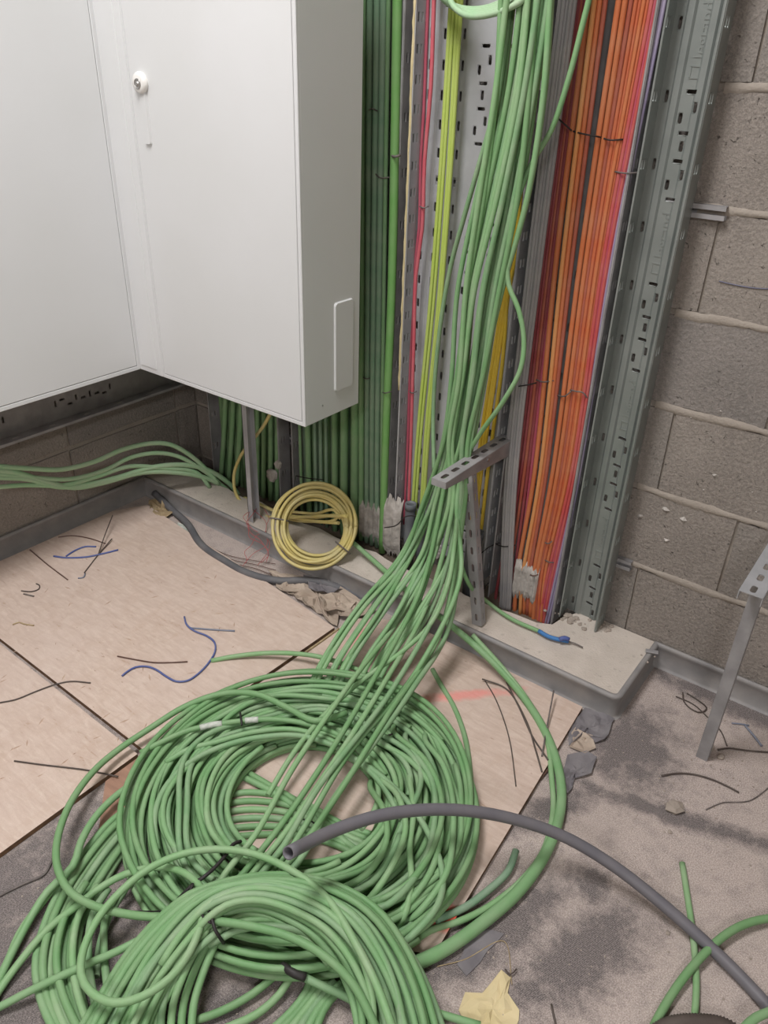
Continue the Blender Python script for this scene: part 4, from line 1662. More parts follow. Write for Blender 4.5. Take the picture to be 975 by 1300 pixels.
# ---- big coil
G_C = 'green cables wound in the big coil on the floor'
rc_ = random.Random(5)
pitch = .0119
layers = []
nl = 16
for L, (n_, jit, zc) in enumerate(((16, .0, BT + .006), (15, .0, BT + .0165), (14, .002, BT + .027), (12, .006, BT + .0375), (8, .016, BT + .047))):
    r0 = .140 + .0055 * L
    if L >= 3:
        r0 = .150
    sp = (.325 - r0) / (n_ - 1)
    layers.append([(r0 + i * sp, zc, jit, L) for i in range(n_)])
warp = [[rc_.uniform(-.004, .004), rc_.uniform(0, 6.28), rc_.uniform(-.003, .003), rc_.uniform(0, 6.28)] for _ in layers]
offc = [(0, 0), (.002, .001), (-.004, .003), (.006, -.005), (0, 0)]
ck = 0
for L, lay in enumerate(layers):
    i = 0
    while i < len(lay):
        turns = lay[i:i + (3 if L < 3 else 2)]
        i += len(turns)
        a0 = rc_.uniform(0, 6.28)
        nt = len(turns)
        P = []
        N = int(40 * (nt - .06))
        jx = [rc_.gauss(0, 1) for _ in range(4)]
        ph = [rc_.uniform(0, 6.28) for _ in range(4)]
        for q in range(N + 1):
            a = a0 + 2 * math.pi * q / 40
            t = q / 40
            k0 = min(int(t), nt - 1)
            k1 = min(k0 + 1, nt - 1)
            fr_ = t - int(t)
            e_ = fr_ * fr_ * (3 - 2 * fr_)
            r_ = turns[k0][0] * (1 - e_) + turns[k1][0] * e_
            if L < 3:
                r_ = turns[0][0] + (turns[-1][0] - turns[0][0] + pitch) * (q / N) if nt > 1 else turns[0][0]
            wv = warp[L]
            r_ += wv[0] * math.cos(2 * a + wv[1]) + wv[2] * math.cos(3 * a + wv[3])
            jj = turns[0][2]
            r_ += jj * (jx[0] * math.cos(a + ph[0]) + .8 * jx[1] * math.cos(2 * t * 2.1 + ph[1]) + .35 * jx[2] * math.cos(5 * a + ph[2]))
            r_ = min(max(r_, .132), .338)
            z_ = turns[0][1] + (.0 if L < 3 else .006 * math.sin(2.3 * a + ph[3]) + .004 * (ck % 3))
            p = cpos(a, r_, z_)
            p[0] += offc[L][0]
            p[1] += offc[L][1]
            P.append(p)
        o = tube_obj('cable', spline(P, .03), .0057, gm(ck), None, 8)
        tag(o, 'green cable wound up in the big coil on the floor', 'cable', G_C)
        ck += 1

# ---- front coil
G_D = 'green cables wound in the front coil'
for L, (n_, zc) in enumerate(((11, 0.0), (10, .011), (10, .022), (7, .033))):
    i = 0
    while i < n_:
        nt = min(2, n_ - i)
        r0 = .148 + i * .0122 + .005 * L
        i += nt
        a0 = rc_.uniform(0, 6.28)
        N = int(40 * (nt - .08))
        P = []
        ph = rc_.uniform(0, 6.28)
        for q in range(N + 1):
            a = a0 + 2 * math.pi * q / 40
            r_ = r0 + .0122 * q / 40
            # the strands are gathered at the tie (angle ~2.5) and fan out below
            d_ = abs((a - 2.45 + math.pi) % (2 * math.pi) - math.pi)
            g_ = math.exp(-(d_ / .45) ** 2)
            r_ = r_ * (1 - .42 * g_) + .222 * .42 * g_
            r_ += (.0 if L < 2 else .006) * math.cos(2 * a + ph)
            if L == 3:
                r_ += .012 * math.cos(a * 1.5 + ph)
            f_ = (r_ - .148) / .12
            cx_ = C2b[0] * (1 - f_) + C2[0] * f_
            cy_ = C2b[1] * (1 - f_) + C2[1] * f_
            x_, y_ = cx_ + r_ * math.cos(a), cy_ + r_ * math.sin(a)
            P.append(np.array([x_, y_, zt(x_, y_) + zc + .004 + .012 * g_]))
        o = tube_obj('cable', spline(P, .03), .0058, gm(ck), None, 8)
        tag(o, 'green cable wound up in the front coil at the bottom of the picture', 'cable', G_D)
        ck += 1


def gcable(px, r, m, label, group=None, z=.01, step=.018, sides=9, name='cable', tm='z'):
    P = []
    for p in px:
        if len(p) == 4:
            P += px3([p])
        else:
            P.append(PZ(p[0], p[1], p[2] if len(p) > 2 else z))
    o = tube_obj(name, spline(P, step), r, m if not isinstance(m, str) else MT[m], None, sides)
    tag(o, label, 'cable', group)
    return o


# ---- third coil, half under the big one, left
G_E = 'green cables of the left strand curving out from under the big coil'
for k in range(7):
    t = k / 6
    gcable([(235, 1012 + 26 * t, .008), (190, 1016 + 26 * t, .008), (150 + 4 * t, 1035 + 50 * t, .012 + .011 * (k % 2)),
            (100 + 24 * t, 1092 + 42 * t, .012 + .011 * (k % 2)), (66 + 36 * t, 1150 + 26 * t, .012 + .011 * (k % 2)), (46 + 52 * t, 1215 + 10 * t, .012 + .011 * (k % 2)),
            (52 + 52 * t, 1268 + 2 * t, .014), (85 + 42 * t, 1330, .016), (150 + 20 * t, 1380, .016)], .0066, gm(k),
           ORD[k] + ' green cable from outside in the flat strand left of the front coil', G_E)
for k in range(4):
    gcable([(110 + 14 * k, 1120 + 4 * k, .040), (84 + 17 * k, 1160, .036), (72 + 20 * k, 1205, .034), (76 + 20 * k, 1250, .030), (96 + 16 * k, 1300, .026), (120 + 12 * k, 1340, .024)], .0062, gm(k + 1),
           ORD[k] + ' cable from outside in the upper layer left of the front coil', 'upper layer of the left green strand')
# outer cables running off the left edge
gcable([(185, 985, .03), (150, 1008, .035), (122, 1036, .04), (103, 1068, .045), (92, 1100, .045), (60, 1132, .03), (36, 1170, .02), (14, 1212, .015), (-10, 1262, .012)], .0068, gm(0),
       'outermost green cable arching down to the left edge of the picture')
gcable([(98, 1102, .02), (75, 1120, .02), (48, 1152, .018), (25, 1185, .014), (8, 1225, .012), (-16, 1270, .012)], .0068, gm(2), 'second green cable running off the left edge beside the outermost one')
# cable that swings wide to the left and comes back to the tie
gcable([(440, 905, .085), (400, 915, .09), (366, 899, .085), (325, 881, .085), (280, 881, .075), (235, 897, .06), (190, 925, .045), (150, 952, .04), (118, 980, .05), (88, 1022, .06), (72, 1070, .065), (74, 1105, .07),
        (90, 1133, .07), (122, 1151, .07), (165, 1161, .075), (210, 1165, .085), (262, 1168, .1), (320, 1176, .108), (370, 1190, .105), (415, 1216, .1), (450, 1252, .085), (480, 1310, .06)], .0066, gm(1),
       'long green cable swinging wide around the left of the big coil and across the ties')
# loop lying on top: from lower right over the top to the left and round
gcable([(500, 1310, .09), (478, 1250, .1), (450, 1195, .11), (415, 1140, .115), (370, 1105, .115), (322, 1084, .11), (275, 1078, .105), (232, 1084, .1), (190, 1102, .095), (155, 1130, .09), (125, 1165, .085),
        (106, 1205, .08), (103, 1238, .08), (116, 1260, .082), (145, 1273, .085), (180, 1265, .09), (215, 1242, .098), (240, 1210, .1), (256, 1170, .105), (258, 1135, .1), (240, 1112, .085), (210, 1101, .07),
        (170, 1106, .06), (135, 1122, .05), (100, 1148, .045), (60, 1180, .03), (30, 1215, .02), (0, 1256, .012), (-20, 1290, .012)], .0062, gm(2),
       'green cable making a free loop on top of the ties and running off left')
gcable([(215, 1180, .07), (180, 1192, .06), (150, 1207, .055), (115, 1222, .045), (75, 1240, .035), (40, 1257, .025), (0, 1278, .014), (-30, 1292, .012)], .0060, gm(0),
       'straight green cable running down to the left edge under the free loop')
gcable([(172, 1108, .05), (155, 1135, .035), (140, 1160, .025), (128, 1195, .02), (122, 1240, .02)], .0062, gm(3), 'short piece of green cable visible through the free loop')
# strands dropping from the tie into the front hole
for k in range(5):
    gcable([(285 - 8 * k, 1175 + 4 * k, .075), (270 - 10 * k, 1205, .065), (256 - 12 * k, 1240, .05), (246 - 13 * k, 1275, .035), (242 - 13 * k, 1320, .02)], .0062, gm(k),
           ORD[k] + ' green cable from the right dropping steeply below the front tie', 'steep green cables below the tie')
# arcs in the hole of the front coil
gcable([(240, 1298, .012), (280, 1284, .012), (320, 1262, .014), (352, 1236, .02), (378, 1212, .03)], .0062, gm(1), 'upper green cable curving through the hole of the front coil')
gcable([(285, 1306, .012), (325, 1288, .012), (355, 1262, .014), (372, 1236, .022), (390, 1215, .03)], .0062, gm(2), 'lower green cable curving through the hole of the front coil')
for k in range(6):
    gcable([(398 + 9 * k, 1232 + 4 * k, .02), (388 + 8 * k, 1260, .014), (370 + 8 * k, 1284, .012), (340 + 12 * k, 1312, .012)], .0062, gm(k), ORD[k] + ' green cable from the left in the right part of the front hole',
           'short stretch of green cables in the right of the front hole')
gcable([(356, 1228, .045), (380, 1238, .045), (410, 1252, .04), (440, 1266, .03), (480, 1290, .01)], .0062, gm(3), 'green cable with dark tape wrapped round it inside the front coil')
gcable([(330, 1190, .05), (362, 1208, .046), (400, 1220, .04), (440, 1236, .03), (490, 1260, .01)], .0062, gm(0), 'green cable curving along the inner edge of the front coil')
# coil inside: cables seen through the hole of the big coil
G_F = 'green cables seen through the hole of the big coil'
for k in range(6):
    gcable([(284, 1011 + 10.5 * k, .016), (310, 1006 + 11 * k, .012 + .004), (335, 1007 + 10.5 * k, .016), (362, 1012 + 9.5 * k, .016), (395, 1024 + 8 * k, .018), (430, 1044 + 6 * k, .018), (480, 1062 + 8 * k, .012), (530, 1075 + 8 * k, .008)], .0062, gm(k),
           ORD[k] + ' green cable from the top lying across the left of the big coil hole', G_F)
for k in range(2):
    gcable([(308 + 7 * k, 986 - 5 * k, .02), (340 + 4 * k, 1002 - 4 * k, .02), (372, 1022 - 8 * k, .02), (400, 1040 - 8 * k, .02), (440, 1070, .02), (480, 1100, .014), (520, 1130, .008)], .0064, gm(k),
           ('lower', 'upper')[k] + ' of two green cables crossing diagonally in the hole of the big coil', 'two diagonal green cables in the big coil hole')
# top rim cables
gcable([(268, 839, .014), (300, 833, .02), (345, 829, .03), (395, 832, .04), (430, 841, .045), (470, 858, .05), (500, 880, .05), (540, 925, .05), (566, 975, .05)], .0058, gm(2),
       'green cable with its cut end on the board, along the top rim of the coil')
gcable([(178, 956, .058), (205, 942, .065), (240, 927, .07), (280, 919, .075), (320, 914, .08), (360, 914, .08), (410, 925, .075), (450, 945, .07), (490, 985, .066)], .0058, gm(1),
       'green cable with white tape and a cut end at the left rim of the coil')
gcable([(210, 968, .058), (240, 951, .065), (275, 942, .07), (320, 930, .075), (370, 926, .075), (420, 940, .07), (470, 975, .066)], .0058, gm(0),
       'green cable ending below the white-taped one on the big coil')
gcable([(200, 1080, .055), (196, 1040, .058), (204, 1010, .062), (222, 984, .066), (250, 962, .07), (290, 945, .076), (330, 936, .078), (380, 934, .078), (430, 950, .074), (480, 990, .07), (510, 1040, .066)], .0058, gm(3),
       'green cable rising out of the left of the big coil and sweeping along its top')
# cables wandering over the right side of the big coil
wand = [[(470, 935), (520, 965), (548, 1000), (560, 1050), (545, 1110), (505, 1160)], [(500, 930), (540, 965), (560, 1010), (556, 1060), (520, 1120), (470, 1150)], [(480, 985), (505, 1010), (515, 1050), (500, 1095), (470, 1140)],
        [(430, 955), (470, 975), (515, 1015), (545, 1060), (562, 1110), (555, 1150), (515, 1195)], [(540, 940), (562, 970), (574, 1010), (575, 1060), (566, 1110), (530, 1160)],
        [(470, 1000), (488, 1030), (490, 1070), (465, 1110), (420, 1135)], [(520, 985), (525, 1030), (520, 1075), (522, 1120), (512, 1165)], [(515, 940), (548, 990), (552, 1040), (535, 1100), (490, 1150), (440, 1160)]]
for k, wd in enumerate(wand):
    gcable([(wd[0][0] + 6, wd[0][1] - 16, .02), (wd[0][0], wd[0][1], .062)] + [(x, y, .072 + .006 * (k % 3)) for x, y in wd[1:-1]] + [(wd[-1][0], wd[-1][1], .055), (wd[-1][0] - 20, wd[-1][1] + 14, .02)], .0058, gm(k), 'loose green cable wandering over the right side of the big coil', 'loose green cables on the right of the big coil')
gcable([(549, 850, .014), (560, 870, .014), (575, 895, .013), (590, 935, .013), (597, 985, .014), (598, 1040, .016), (590, 1085, .02), (564, 1130, .03), (540, 1165, .03)], .0060, gm(0), 'green cable with its end on the marked board, outermost on the right of the coil')
gcable([(553, 1168, .018), (590, 1152, .012), (620, 1130, .012), (645, 1106, .012), (655, 1080, .012)], .0066, 'g_grey', 'dark-marked green cable end right of the coil')

# loose strand on the right of the bundle (blue taped end)
gcable([(800, -330, 'y', -.17), (752, -20, 'y', -.17), (740, 30, 'y', -.17), (722, 100, 'y', -.17), (700, 165, 'y', -.17), (675, 208, 'y', -.18), (655, 260, 'y', -.2), (645, 320, 'y', -.2), (646, 362, 'y', -.2), (658, 392, 'y', -.2),
        (665, 430, 'y', -.2), (661, 468, 'y', -.21), (640, 508, 'y', -.22), (610, 550, 'y', -.205), (588, 590, 'y', -.19), (578, 640, 'y', -.20), (579, 685, 'y', -.23), (592, 735, 'y', -.25), (620, 765, 'z', .082),
        (650, 786, 'z', .074), (686, 802, 'z', .073)], .0052, gm(0), 'single green cable looping right of the bundle and ending in blue tape on the kerb')
o = wire([(684, 801, .074), (696, 808, .073), (710, 812, .073), (722, 814, .073)], 0, .0056, 'blue_bright', 'blue taped cable end lying on the kerb beside the empty tray', 'cable end', name='cable_end')
wire([(710, 812, .078), (717, 810, .082), (722, 812, .078)], 0, .0062, 'blue', 'dark blue knot at the tip of the blue cable end', 'knot', name='knot')
wire([(720, 814, .07), (730, 817, .069), (740, 822, .068)], 0, .0018, 'tie_grey', 'thin grey wire tip sticking out of the blue cable end')
gcable([(690, -330, 'y', -.17), (650, -30, 'y', -.17), (640, 80, 'y', -.17), (625, 150, 'y', -.17), (605, 220, 'y', -.165), (588, 280, 'y', -.155), (573, 335, 'y', -.14), (561, 400, 'y', -.13), (553, 470, 'y', -.12), (550, 530, 'y', -.12), (551, 600, 'y', -.15)], .0052, gm(3),
       'single green cable bowing out to the left of the bundle')
# right side single strand dropping off the bundle outside and crossing to the coil
gcable([(640, 250, 'y', -.18), (606, 450, 'y', -.185), (590, 560, 'y', -.19), (582, 640, 'y', -.22), (577, 690, 'y', -.28), (569, 740, 'y', -.34), (548, 790, 'z', .17), (512, 826, 'z', .13), (470, 856, 'z', .1), (440, 880, 'z', .09), (405, 915, 'z', .08), (370, 960, 'z', .075), (340, 1010, 'z', .06)], .0056, gm(2),
       'green cable at the right of the bundle that bends sharply left onto the coil')
# coil of cables at the very top
for k in range(5):
    gcable([(560, -330, 'y', -.12), (545 + 4 * k, -40 - 3 * k, 'y', -.12 - .01 * k), (560 + 3 * k, -4 + 1.5 * k, 'y', -.13 - .01 * k), (578 + 2 * k, 8 + 2.2 * k, 'y', -.14 - .01 * k), (600, 12 + 2.2 * k, 'y', -.15 - .01 * k), (622, 9 + 2.4 * k, 'y', -.16 - .01 * k), (642, 0 + 3 * k, 'y', -.165 - .01 * k),
            (668, -16 + 3 * k, 'y', -.165 - .01 * k), (690, -60, 'y', -.16), (712, -330, 'y', -.16)], .0055, 'g_pale', ORD[k] + ' pale green cable from above in the hanging loop at the top edge', 'pale green cables of the hanging loop at the top')

# ---- thick cable from the yellow coil round to the bottom
thick = [(447, 688, .10), (470, 708, .085), (500, 735, .078), (535, 766, .078), (570, 792, .082), (600, 817, .07), (632, 847, .045), (663, 883, .022), (690, 925, .014), (707, 968, .012), (713, 1012, .012), (705, 1055, .012),
         (686, 1095, .012), (655, 1135, .012), (612, 1172, .012), (570, 1202, .012), (530, 1222, .014), (490, 1235, .02)]
P = [PZ(*p) for p in thick]
C = spline(P, .015)
sarr = np.linspace(0, 1, len(C))
rad_ = np.interp(sarr, [0, .12, .3, .45, 1], [.0068, .0072, .0082, .0088, .0115])
tag(tube_obj('cable', C, rad_, GREENS[0], None, 14), 'thick green cable from the yellow coil over the kerb and round in a wide bend', 'cable')
gcable([(600, 806, .085), (640, 850, .045), (672, 892, .02), (693, 935, .012), (700, 985, .010), (702, 1030, .010), (690, 1080, .010), (662, 1118, .010), (622, 1150, .010), (582, 1170, .011), (545, 1182, .014), (520, 1200, .012)], .0058, gm(2),
       'thin green cable running inside the bend of the thick one')

# pale green cables left, floating below the left cabinet
GL = 'pale green cables bridging from the left wall to the kerb corner'
for k, (pts, r) in enumerate((([(-20, 590), (0, 592), (40, 595), (78, 596), (120, 586), (155, 571), (190, 563), (215, 564), (240, 577), (262, 596)], .0072),
                              ([(-20, 600), (40, 606), (90, 608), (135, 596), (165, 581), (200, 575), (228, 580), (256, 596), (275, 610)], .0066),
                              ([(-20, 604), (0, 606), (35, 608), (75, 618), (110, 615), (150, 606), (190, 594), (230, 590), (262, 596), (290, 613)], .0080),
                              ([(-20, 596), (20, 600), (60, 612), (95, 619), (130, 613), (180, 600), (225, 600), (262, 607), (286, 620)], .0080),
                              ([(-20, 620), (30, 616), (80, 616), (120, 606), (165, 592), (205, 594), (250, 600)], .0066))):
    P = []
    for (a, b) in pts:
        t = min(1, max(0, a / 290))
        P.append(PX(a, b, -1.90 + .16 * t ** 2))
    P.append(P[-1] + np.array([.02, .03, -.06]))
    o = tube_obj('cable', spline(P, .02), r, MT['g_pale'], None, 10)
    tag(o, ('uppermost', 'second', 'lowest thick', 'third', 'rearmost')[k] + ' pale green cable bridging from the left wall into the kerb corner', 'cable', None)

# ---- yellow coil
yc = PY(400, 667, -.235)
U = np.array([.80, .60, .0])
U /= np.linalg.norm(U)
Vv = np.array([-.34, .46, .82])
Vv -= U * (U @ Vv)
Vv /= np.linalg.norm(Vv)
Wn = np.cross(U, Vv)
ycoil = empty('cable_coil', tuple(yc - Vv * .1))
tag(ycoil, 'coil of dusty yellow cable hanging over the kerb below the right cabinet', 'cable coil')
ry = random.Random(8)
for k in range(9):
    r0 = .078 + .0046 * k
    ph = ry.uniform(0, 6.28)
    ph2 = ry.uniform(0, 6.28)
    P = []
    amp = ry.uniform(.002, .005)
    sh = np.array([ry.uniform(-.004, .004), ry.uniform(-.006, .006)])
    for q in range(41):
        a = 2 * math.pi * q / 40
        r_ = r0 + amp * math.cos(2 * a + ph)
        h = (k % 3 - 1) * .0085 + .004 * math.cos(a + ph2)
        P.append(yc + U * (r_ * math.cos(a) * 1.03 + sh[0]) + Vv * (r_ * math.sin(a) + sh[1]) + Wn * h)
    tube_obj('cable_loop', spline(P, .02), .0046, MT['yellow_dusty'], ycoil, 8)
for a in (math.radians(-38), math.radians(172)):
    c = yc + U * (.097 * math.cos(a) * 1.03) + Vv * (.097 * math.sin(a))
    rd = U * math.cos(a) + Vv * math.sin(a)
    P = [c + rd * (.026 * math.cos(t)) + Wn * (.018 * math.sin(t)) for t in np.linspace(0, 2 * math.pi, 18)]
    tag(tube_obj('tie', np.array(P), .0022, MT['tie_grey'], ycoil, 6), 'dusty dark tie')
for k in range(3):
    tube_obj('cable_tail', spline([yc + U * (.07) + Vv * (.02 + .008 * k), PY(425, 648 + 6 * k, -.18), PY(400, 652 + 5 * k, -.16), PY(372, 650 + 5 * k, -.16), PY(352, 648 + 3 * k, -.17)], .02), .0046, MT['yellow_dusty'], ycoil, 8)
gcable([(440, 655, 'y', -.2), (405, 655, 'y', -.17), (370, 657, 'y', -.17), (340, 656, 'y', -.17), (315, 646, 'y', -.155), (300, 628, 'y', -.15), (297, 604, 'y', -.15), (305, 580, 'y', -.15), (318, 562, 'y', -.16), (335, 540, 'y', -.18), (350, 512, 'y', -.2)], .0052, 'yellow_dusty',
       'yellow cable rising behind the thin support leg to the cabinet bottom')
gcable([(430, 664, 'y', -.18), (395, 661, 'y', -.165), (365, 655, 'y', -.165), (340, 645, 'y', -.16), (322, 636, 'y', -.14), (310, 632, 'y', -.12)], .0052, 'yellow_dusty',
       'short yellow cable passing behind the support leg into the tray')

# ---- grey pipe across the front
pp = [(366, 1083, .245), (385, 1073, .225), (420, 1056, .205), (480, 1036, .19), (540, 1028, .172), (600, 1030, .15), (660, 1042, .12), (720, 1064, .09), (780, 1100, .06), (840, 1147, .035), (895, 1196, .018), (940, 1240, .013), (985, 1290, .012), (1020, 1340, .012)]
o = tube_obj('pipe', spline([PZ(*p) for p in pp], .02), .0103, MT['grey_pipe'], None, 18, hollow=.0082)
tag(o, 'long hollow grey plastic pipe arching over the green coils to the lower right', 'pipe')
# right hand green pieces
gcable([(866, 1096, .008), (873, 1140, .008), (880, 1190, .008), (884, 1250, .008), (880, 1310, .008)], .0056, gm(2), 'short straight green cable piece lying under the grey pipe')
gcable([(822, 1320, .008), (840, 1284, .010), (865, 1245, .014), (895, 1210, .018), (925, 1184, .018), (955, 1170, .016), (995, 1163, .014)], .0068, gm(1), 'green cable arching off the right edge near the grey pipe')
gcable([(940, 1310, .03), (960, 1292, .03), (990, 1280, .03)], .0068, gm(0), 'green cable end in the bottom right corner')
gcable([(545, 1283, .012), (575, 1292, .010), (610, 1302, .010)], .006, gm(0), 'green cable end poking out right of the front coil')
# ribbed hose at the bottom edge
hose_c = spline([PZ(*p) for p in ((815, 1325, .01), (850, 1303, .012), (890, 1299, .014), (925, 1306, .012), (950, 1330, .01))], .0022)
hr = np.array([.012 + (.0016 if i % 2 else -.0006) for i in range(len(hose_c))])
tag(tube_obj('ribbed_hose', hose_c, hr, MT['black_wire'], None, 14), 'black ribbed hose at the bottom edge', 'hose')

# ------------------------------------------------------------------ ties
def tie_px(pts, yy, label, r=.0016, m='tie', cat='cable tie', group=None):
    P = [PY(a, b, (yy[i] if isinstance(yy, (list, tuple)) else yy)) for i, (a, b) in enumerate(pts)]
    o = tube_obj('cable_tie', spline(P, .006), r, MT[m], None, 5)
    # square head
    tag(o, label, cat, group)
    return o


tie_px([(708, 150), (716, 157), (726, 166)], [-.06, -.066, -.06], 'black tie over the dark red cables high up')
tie_px([(726, 166), (740, 170), (756, 173), (762, 174)], [-.05, -.062, -.062, -.05], 'black tie round the left orange strand high up')
tie_px([(762, 174), (775, 178), (791, 177)], [-.05, -.063, -.052], 'black tie round the right orange strand high up')
tie_px([(781, 218), (795, 220), (812, 219)], [-.054, -.063, -.05], 'black tie round the red and lavender cables high up', m='tie_grey')
tie_px([(654, 491), (668, 489), (681, 486)], [-.058, -.066, -.05], 'black tie over the grey and dark red cables at mid height')
tie_px([(681, 482), (690, 485), (703, 483)], [-.05, -.064, -.052], 'black tie round the left orange strand at mid height', m='tie_grey')
tie_px([(708, 502), (717, 503), (726, 496)], [-.05, -.064, -.056], 'tie round the thick orange cables at mid height', m='tie_grey')
tie_px([(724, 495), (732, 497), (739, 498), (748, 508)], [-.056, -.066, -.064, -.05], 'tie round the thin orange and red cables at mid height', m='tie_grey')
tie_px([(628, 690), (640, 694), (654, 692)], [-.05, -.066, -.05], 'black tie round the grey cables near the kerb')
tie_px([(692, 689), (697, 690), (701, 687)], [-.058, -.064, -.058], 'pale tie on the red cables just above the kerb, upper', m='tie_grey')
tie_px([(692, 711), (698, 714), (706, 714)], [-.056, -.062, -.05], 'pale tie on the red cables just above the kerb, lower', m='tie_grey')
tie_px([(672, 729), (678, 731), (684, 729)], [-.054, -.064, -.054], 'red-brown tie on the orange cables beside the plaster splash', m='brown_wire')
tie_px([(477, 221), (484, 226), (496, 225)], [-.056, -.066, -.058], 'grey tie round the dusty green cables left of the bright green one', m='tie_grey')
tie_px([(496, 197), (502, 199), (508, 197)], [-.07, -.08, -.07], 'pale tie on the bright green cable at upper height', m='tie_grey', r=.003)
tie_px([(468, 140), (473, 138), (479, 141)], [-.056, -.066, -.056], 'grey tie on the dark green cables beside the cabinet flank', m='tie_grey')
tie_px([(486, 498), (490, 499), (497, 497)], [-.07, -.08, -.07], 'pale tie on the bright green cable at mid height', m='tie_grey')
tie_px([(461, 479), (465, 481), (470, 480)], [-.056, -.064, -.056], 'pale tie on the dusty green cables at mid height', m='tie_grey')
tie_px([(533, 262), (538, 264), (544, 262)], [-.05, -.06, -.05], 'pale tie on the single red cable', m='tie_grey')
tie_px([(520, 497), (524, 499), (529, 497)], [-.05, -.06, -.05], 'pale tie low on the single red cable', m='tie_grey')
tie_px([(376, 604), (390, 607), (410, 609)], [-.06, -.066, -.066], 'dark tie round green cables just under the right cabinet')
tie_px([(488, 670), (503, 667), (515, 656), (532, 655), (538, 656)], [-.09, -.1, -.1, -.1, -.08], 'black tie round the two dark conduits, its tail sticking out left')
tie_px([(609, 704), (622, 694), (634, 689)], [-.06, -.06, -.05], 'thin black tie tail by the right flange of the wide tray')
tie_px([(620, 740), (614, 748), (608, 756)], [-.09, -.1, -.1], 'short dark wire stub behind the slanted bracket leg', cat='wire')

# ties on the coils
def tie3(pts, label, r=.0024, m='tie'):
    o = tube_obj('cable_tie', spline([PZ(*p) for p in pts], .006), r, MT[m], None, 6)
    tag(o, label, 'cable tie')
    return o


tie3([(306, 1068, .085), (296, 1072, .092), (287, 1085, .095), (272, 1102, .098), (258, 1114, .098), (246, 1122, .09), (228, 1140, .075), (216, 1152, .05)], 'long black tie across the lower left of the big coil', .0032)
tie3([(245, 1122, .1), (241, 1136, .1), (246, 1147, .1), (252, 1150, .1)], 'black tie tail hanging from the long tie', .0026)
tie3([(140, 1156, .02), (180, 1157, .05), (215, 1156, .08), (252, 1151, .106)], 'thin black tie tail running left from the front tie', .0012)
tie3([(250, 1150, .108), (262, 1152, .11), (268, 1164, .112), (273, 1180, .108), (279, 1190, .095), (284, 1197, .07)], 'black tie gathering the front coil', .0030)
tie3([(254, 1150, .108), (258, 1164, .113), (268, 1172, .112)], 'second short black tie beside the one gathering the front coil', .002)
tie3([(358, 1226, .052), (366, 1231, .056), (374, 1236, .056), (388, 1241, .052)], 'black tape wrapped round a cable in the front coil', .0066)
tie3([(384, 1040, .05), (396, 1043, .05), (402, 1048, .045)], 'small black tie on the right of the big coil hole', .0016)
tie3([(305, 905, .078), (306, 913, .088), (307, 921, .084)], 'small black tie beside the white tape on the big coil', .0024)
tie3([(480, 930, .06), (490, 934, .07), (498, 932, .066)], 'grey tie at the upper right of the big coil', .0022, 'tie_grey')
for i, (pts, lab) in enumerate((([(254, 924, .0725), (268, 920.5, .0745), (282, 918.5, .0765)], 'white tape wrapped on a green cable at the top of the big coil'), ([(311, 915, .0795), (320, 914, .080), (328, 913.6, .080)], 'smaller white tape right of the small black tie'))):
    o = tube_obj('tape_wrap', spline([PZ(*p) for p in pts], .006), .0064, MT['white_tape'], None, 10)
    tag(o, lab, 'tape')

# plaster splashes on the cable feet
def splash(name, pts_px, yy, m, label, seed, thick=.004):
    rr_ = random.Random(seed)
    g_ = MB()
    for (a, b, w_, h) in pts_px:
        c = PY(a, b, yy)
        n_ = 14
        ring0, ring1 = [], []
        for k in range(n_):
            t = 2 * math.pi * k / n_
            q = rr_.uniform(.75, 1.15)
            ring0.append((c[0] + w_ / 2 * q * math.cos(t), yy + .006, c[2] + h / 2 * q * math.sin(t)))
            ring1.append((c[0] + w_ / 2 * q * .8 * math.cos(t), yy - thick * rr_.uniform(.3, 1), c[2] + h / 2 * q * .85 * math.sin(t)))
        v = ring0 + ring1 + [(c[0], yy - thick, c[2])]
        f = [(k, (k + 1) % n_, n_ + (k + 1) % n_, n_ + k) for k in range(n_)] + [(n_ + k, n_ + (k + 1) % n_, 2 * n_) for k in range(n_)]
        g_.add(v, f)
    o = g_.build(name, m)
    if label:
        tag(o, label, 'plaster', kind='stuff')
    return o


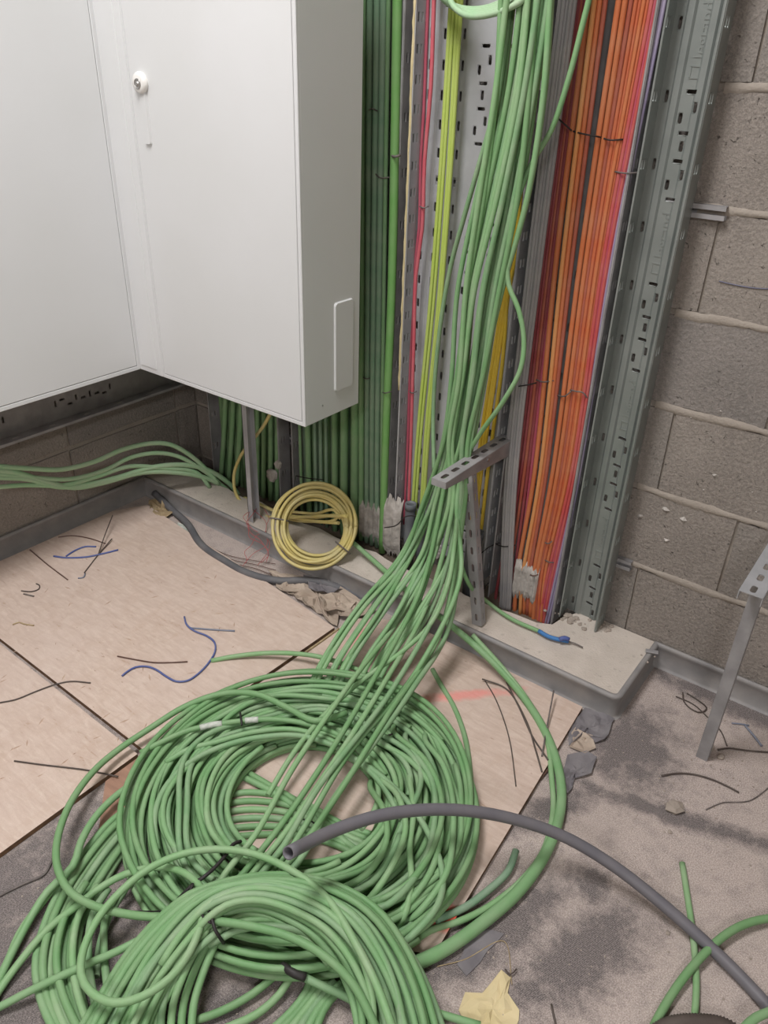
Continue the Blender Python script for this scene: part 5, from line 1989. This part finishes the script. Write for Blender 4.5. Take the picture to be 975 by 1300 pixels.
def skirt(name, pa, pb, yy, ztop, zbot, m, label, seed, r_=.009, wave=.017):
    """lumpy plaster band lying over a row of cables, following their rounds"""
    rr_ = random.Random(seed)
    x0, x1 = pa, pb
    nx_, nz_ = max(10, int((x1 - x0) / .003)), 10
    tops = [ztop + rr_.uniform(-.012, .012) for _ in range(nx_ + 1)]
    bots = [zbot + rr_.uniform(-.012, .012) for _ in range(nx_ + 1)]
    V = []
    for j in range(nz_ + 1):
        for i in range(nx_ + 1):
            x = x0 + (x1 - x0) * i / nx_
            t = j / nz_
            z = bots[i] * (1 - t) + tops[i] * t
            bul = abs(math.sin(math.pi * (x - x0) / wave)) ** .5 * r_
            e = min(1, min(t, 1 - t) * 5 + .1)
            V.append((x, yy + .004 - (bul + rr_.uniform(0, .003)) * e, z))
    F = []
    for j in range(nz_):
        for i in range(nx_):
            a = j * (nx_ + 1) + i
            F.append((a, a + 1, a + nx_ + 2, a + nx_ + 1))
    o = MB().add(V, F).build(name, m, smooth=True)
    tag(o, label, 'plaster', kind='stuff')
    return o


a, b = PY(457, 660, -.06), PY(496, 680, -.06)
zt_, zb_ = PY(475, 643, -.06)[2], PY(478, 690, -.06)[2]
skirt('plaster_splash', a[0] - .005, b[0] - .01, -.058, zt_, zb_, MT['foam'], 'pale plaster smeared over the feet of the dusty green cables', 3)
a, b = PY(490, 660, -.065), PY(508, 680, -.065)
skirt('plaster_splash', a[0] - .008, b[0] + .008, -.068, PY(490, 628, -.066)[2], PY(497, 704, -.066)[2], MT['foam'], 'pale plaster over the foot of the bright green cable', 4, .012, .03)
a, b = PY(655, 735, -.06), PY(676, 740, -.06)
skirt('plaster_splash', a[0] - .010, b[0] + .012, -.056, PY(662, 716, -.06)[2], PY(668, 764, -.06)[2], MT['foam'], 'pale plaster splash on the feet of the orange cables', 5, .009, .0115)
splash('plaster_splash', [(575, 690, .03, .06), (582, 720, .04, .05), (555, 700, .03, .05)], -.02, MT['foam'], 'pale plaster smeared on the foot of the wide tray', 6, .003)
splash('plaster_splash', [(344, 603, .05, .05), (352, 590, .03, .03)], -.068, MT['foam'], 'pale plaster patch between the leg and the green cables', 7, .003)

# ------------------------------------------------------------------ ceiling lamp and the added fill lamp (fixtures)
for i, (x, y) in enumerate(((-1.0, -1.35), (1.0, -4.0))):
    L_ = empty('ceiling_and_fill_lamp', (x, y, ZC))
    tag(L_, ('ceiling lamp above the white cabinets', 'added fill lamp on the right side of the room, out of view')[i], 'lamp')
    MB().box(x - .3, x + .3, y - .6, y + .6, 2.745, ZC, .004).build('housing', MT['white'], L_)
    MB().box(x - .28, x + .28, y - .58, y + .58, 2.739, 2.746).build('diffuser', MT['lampglow'], L_)
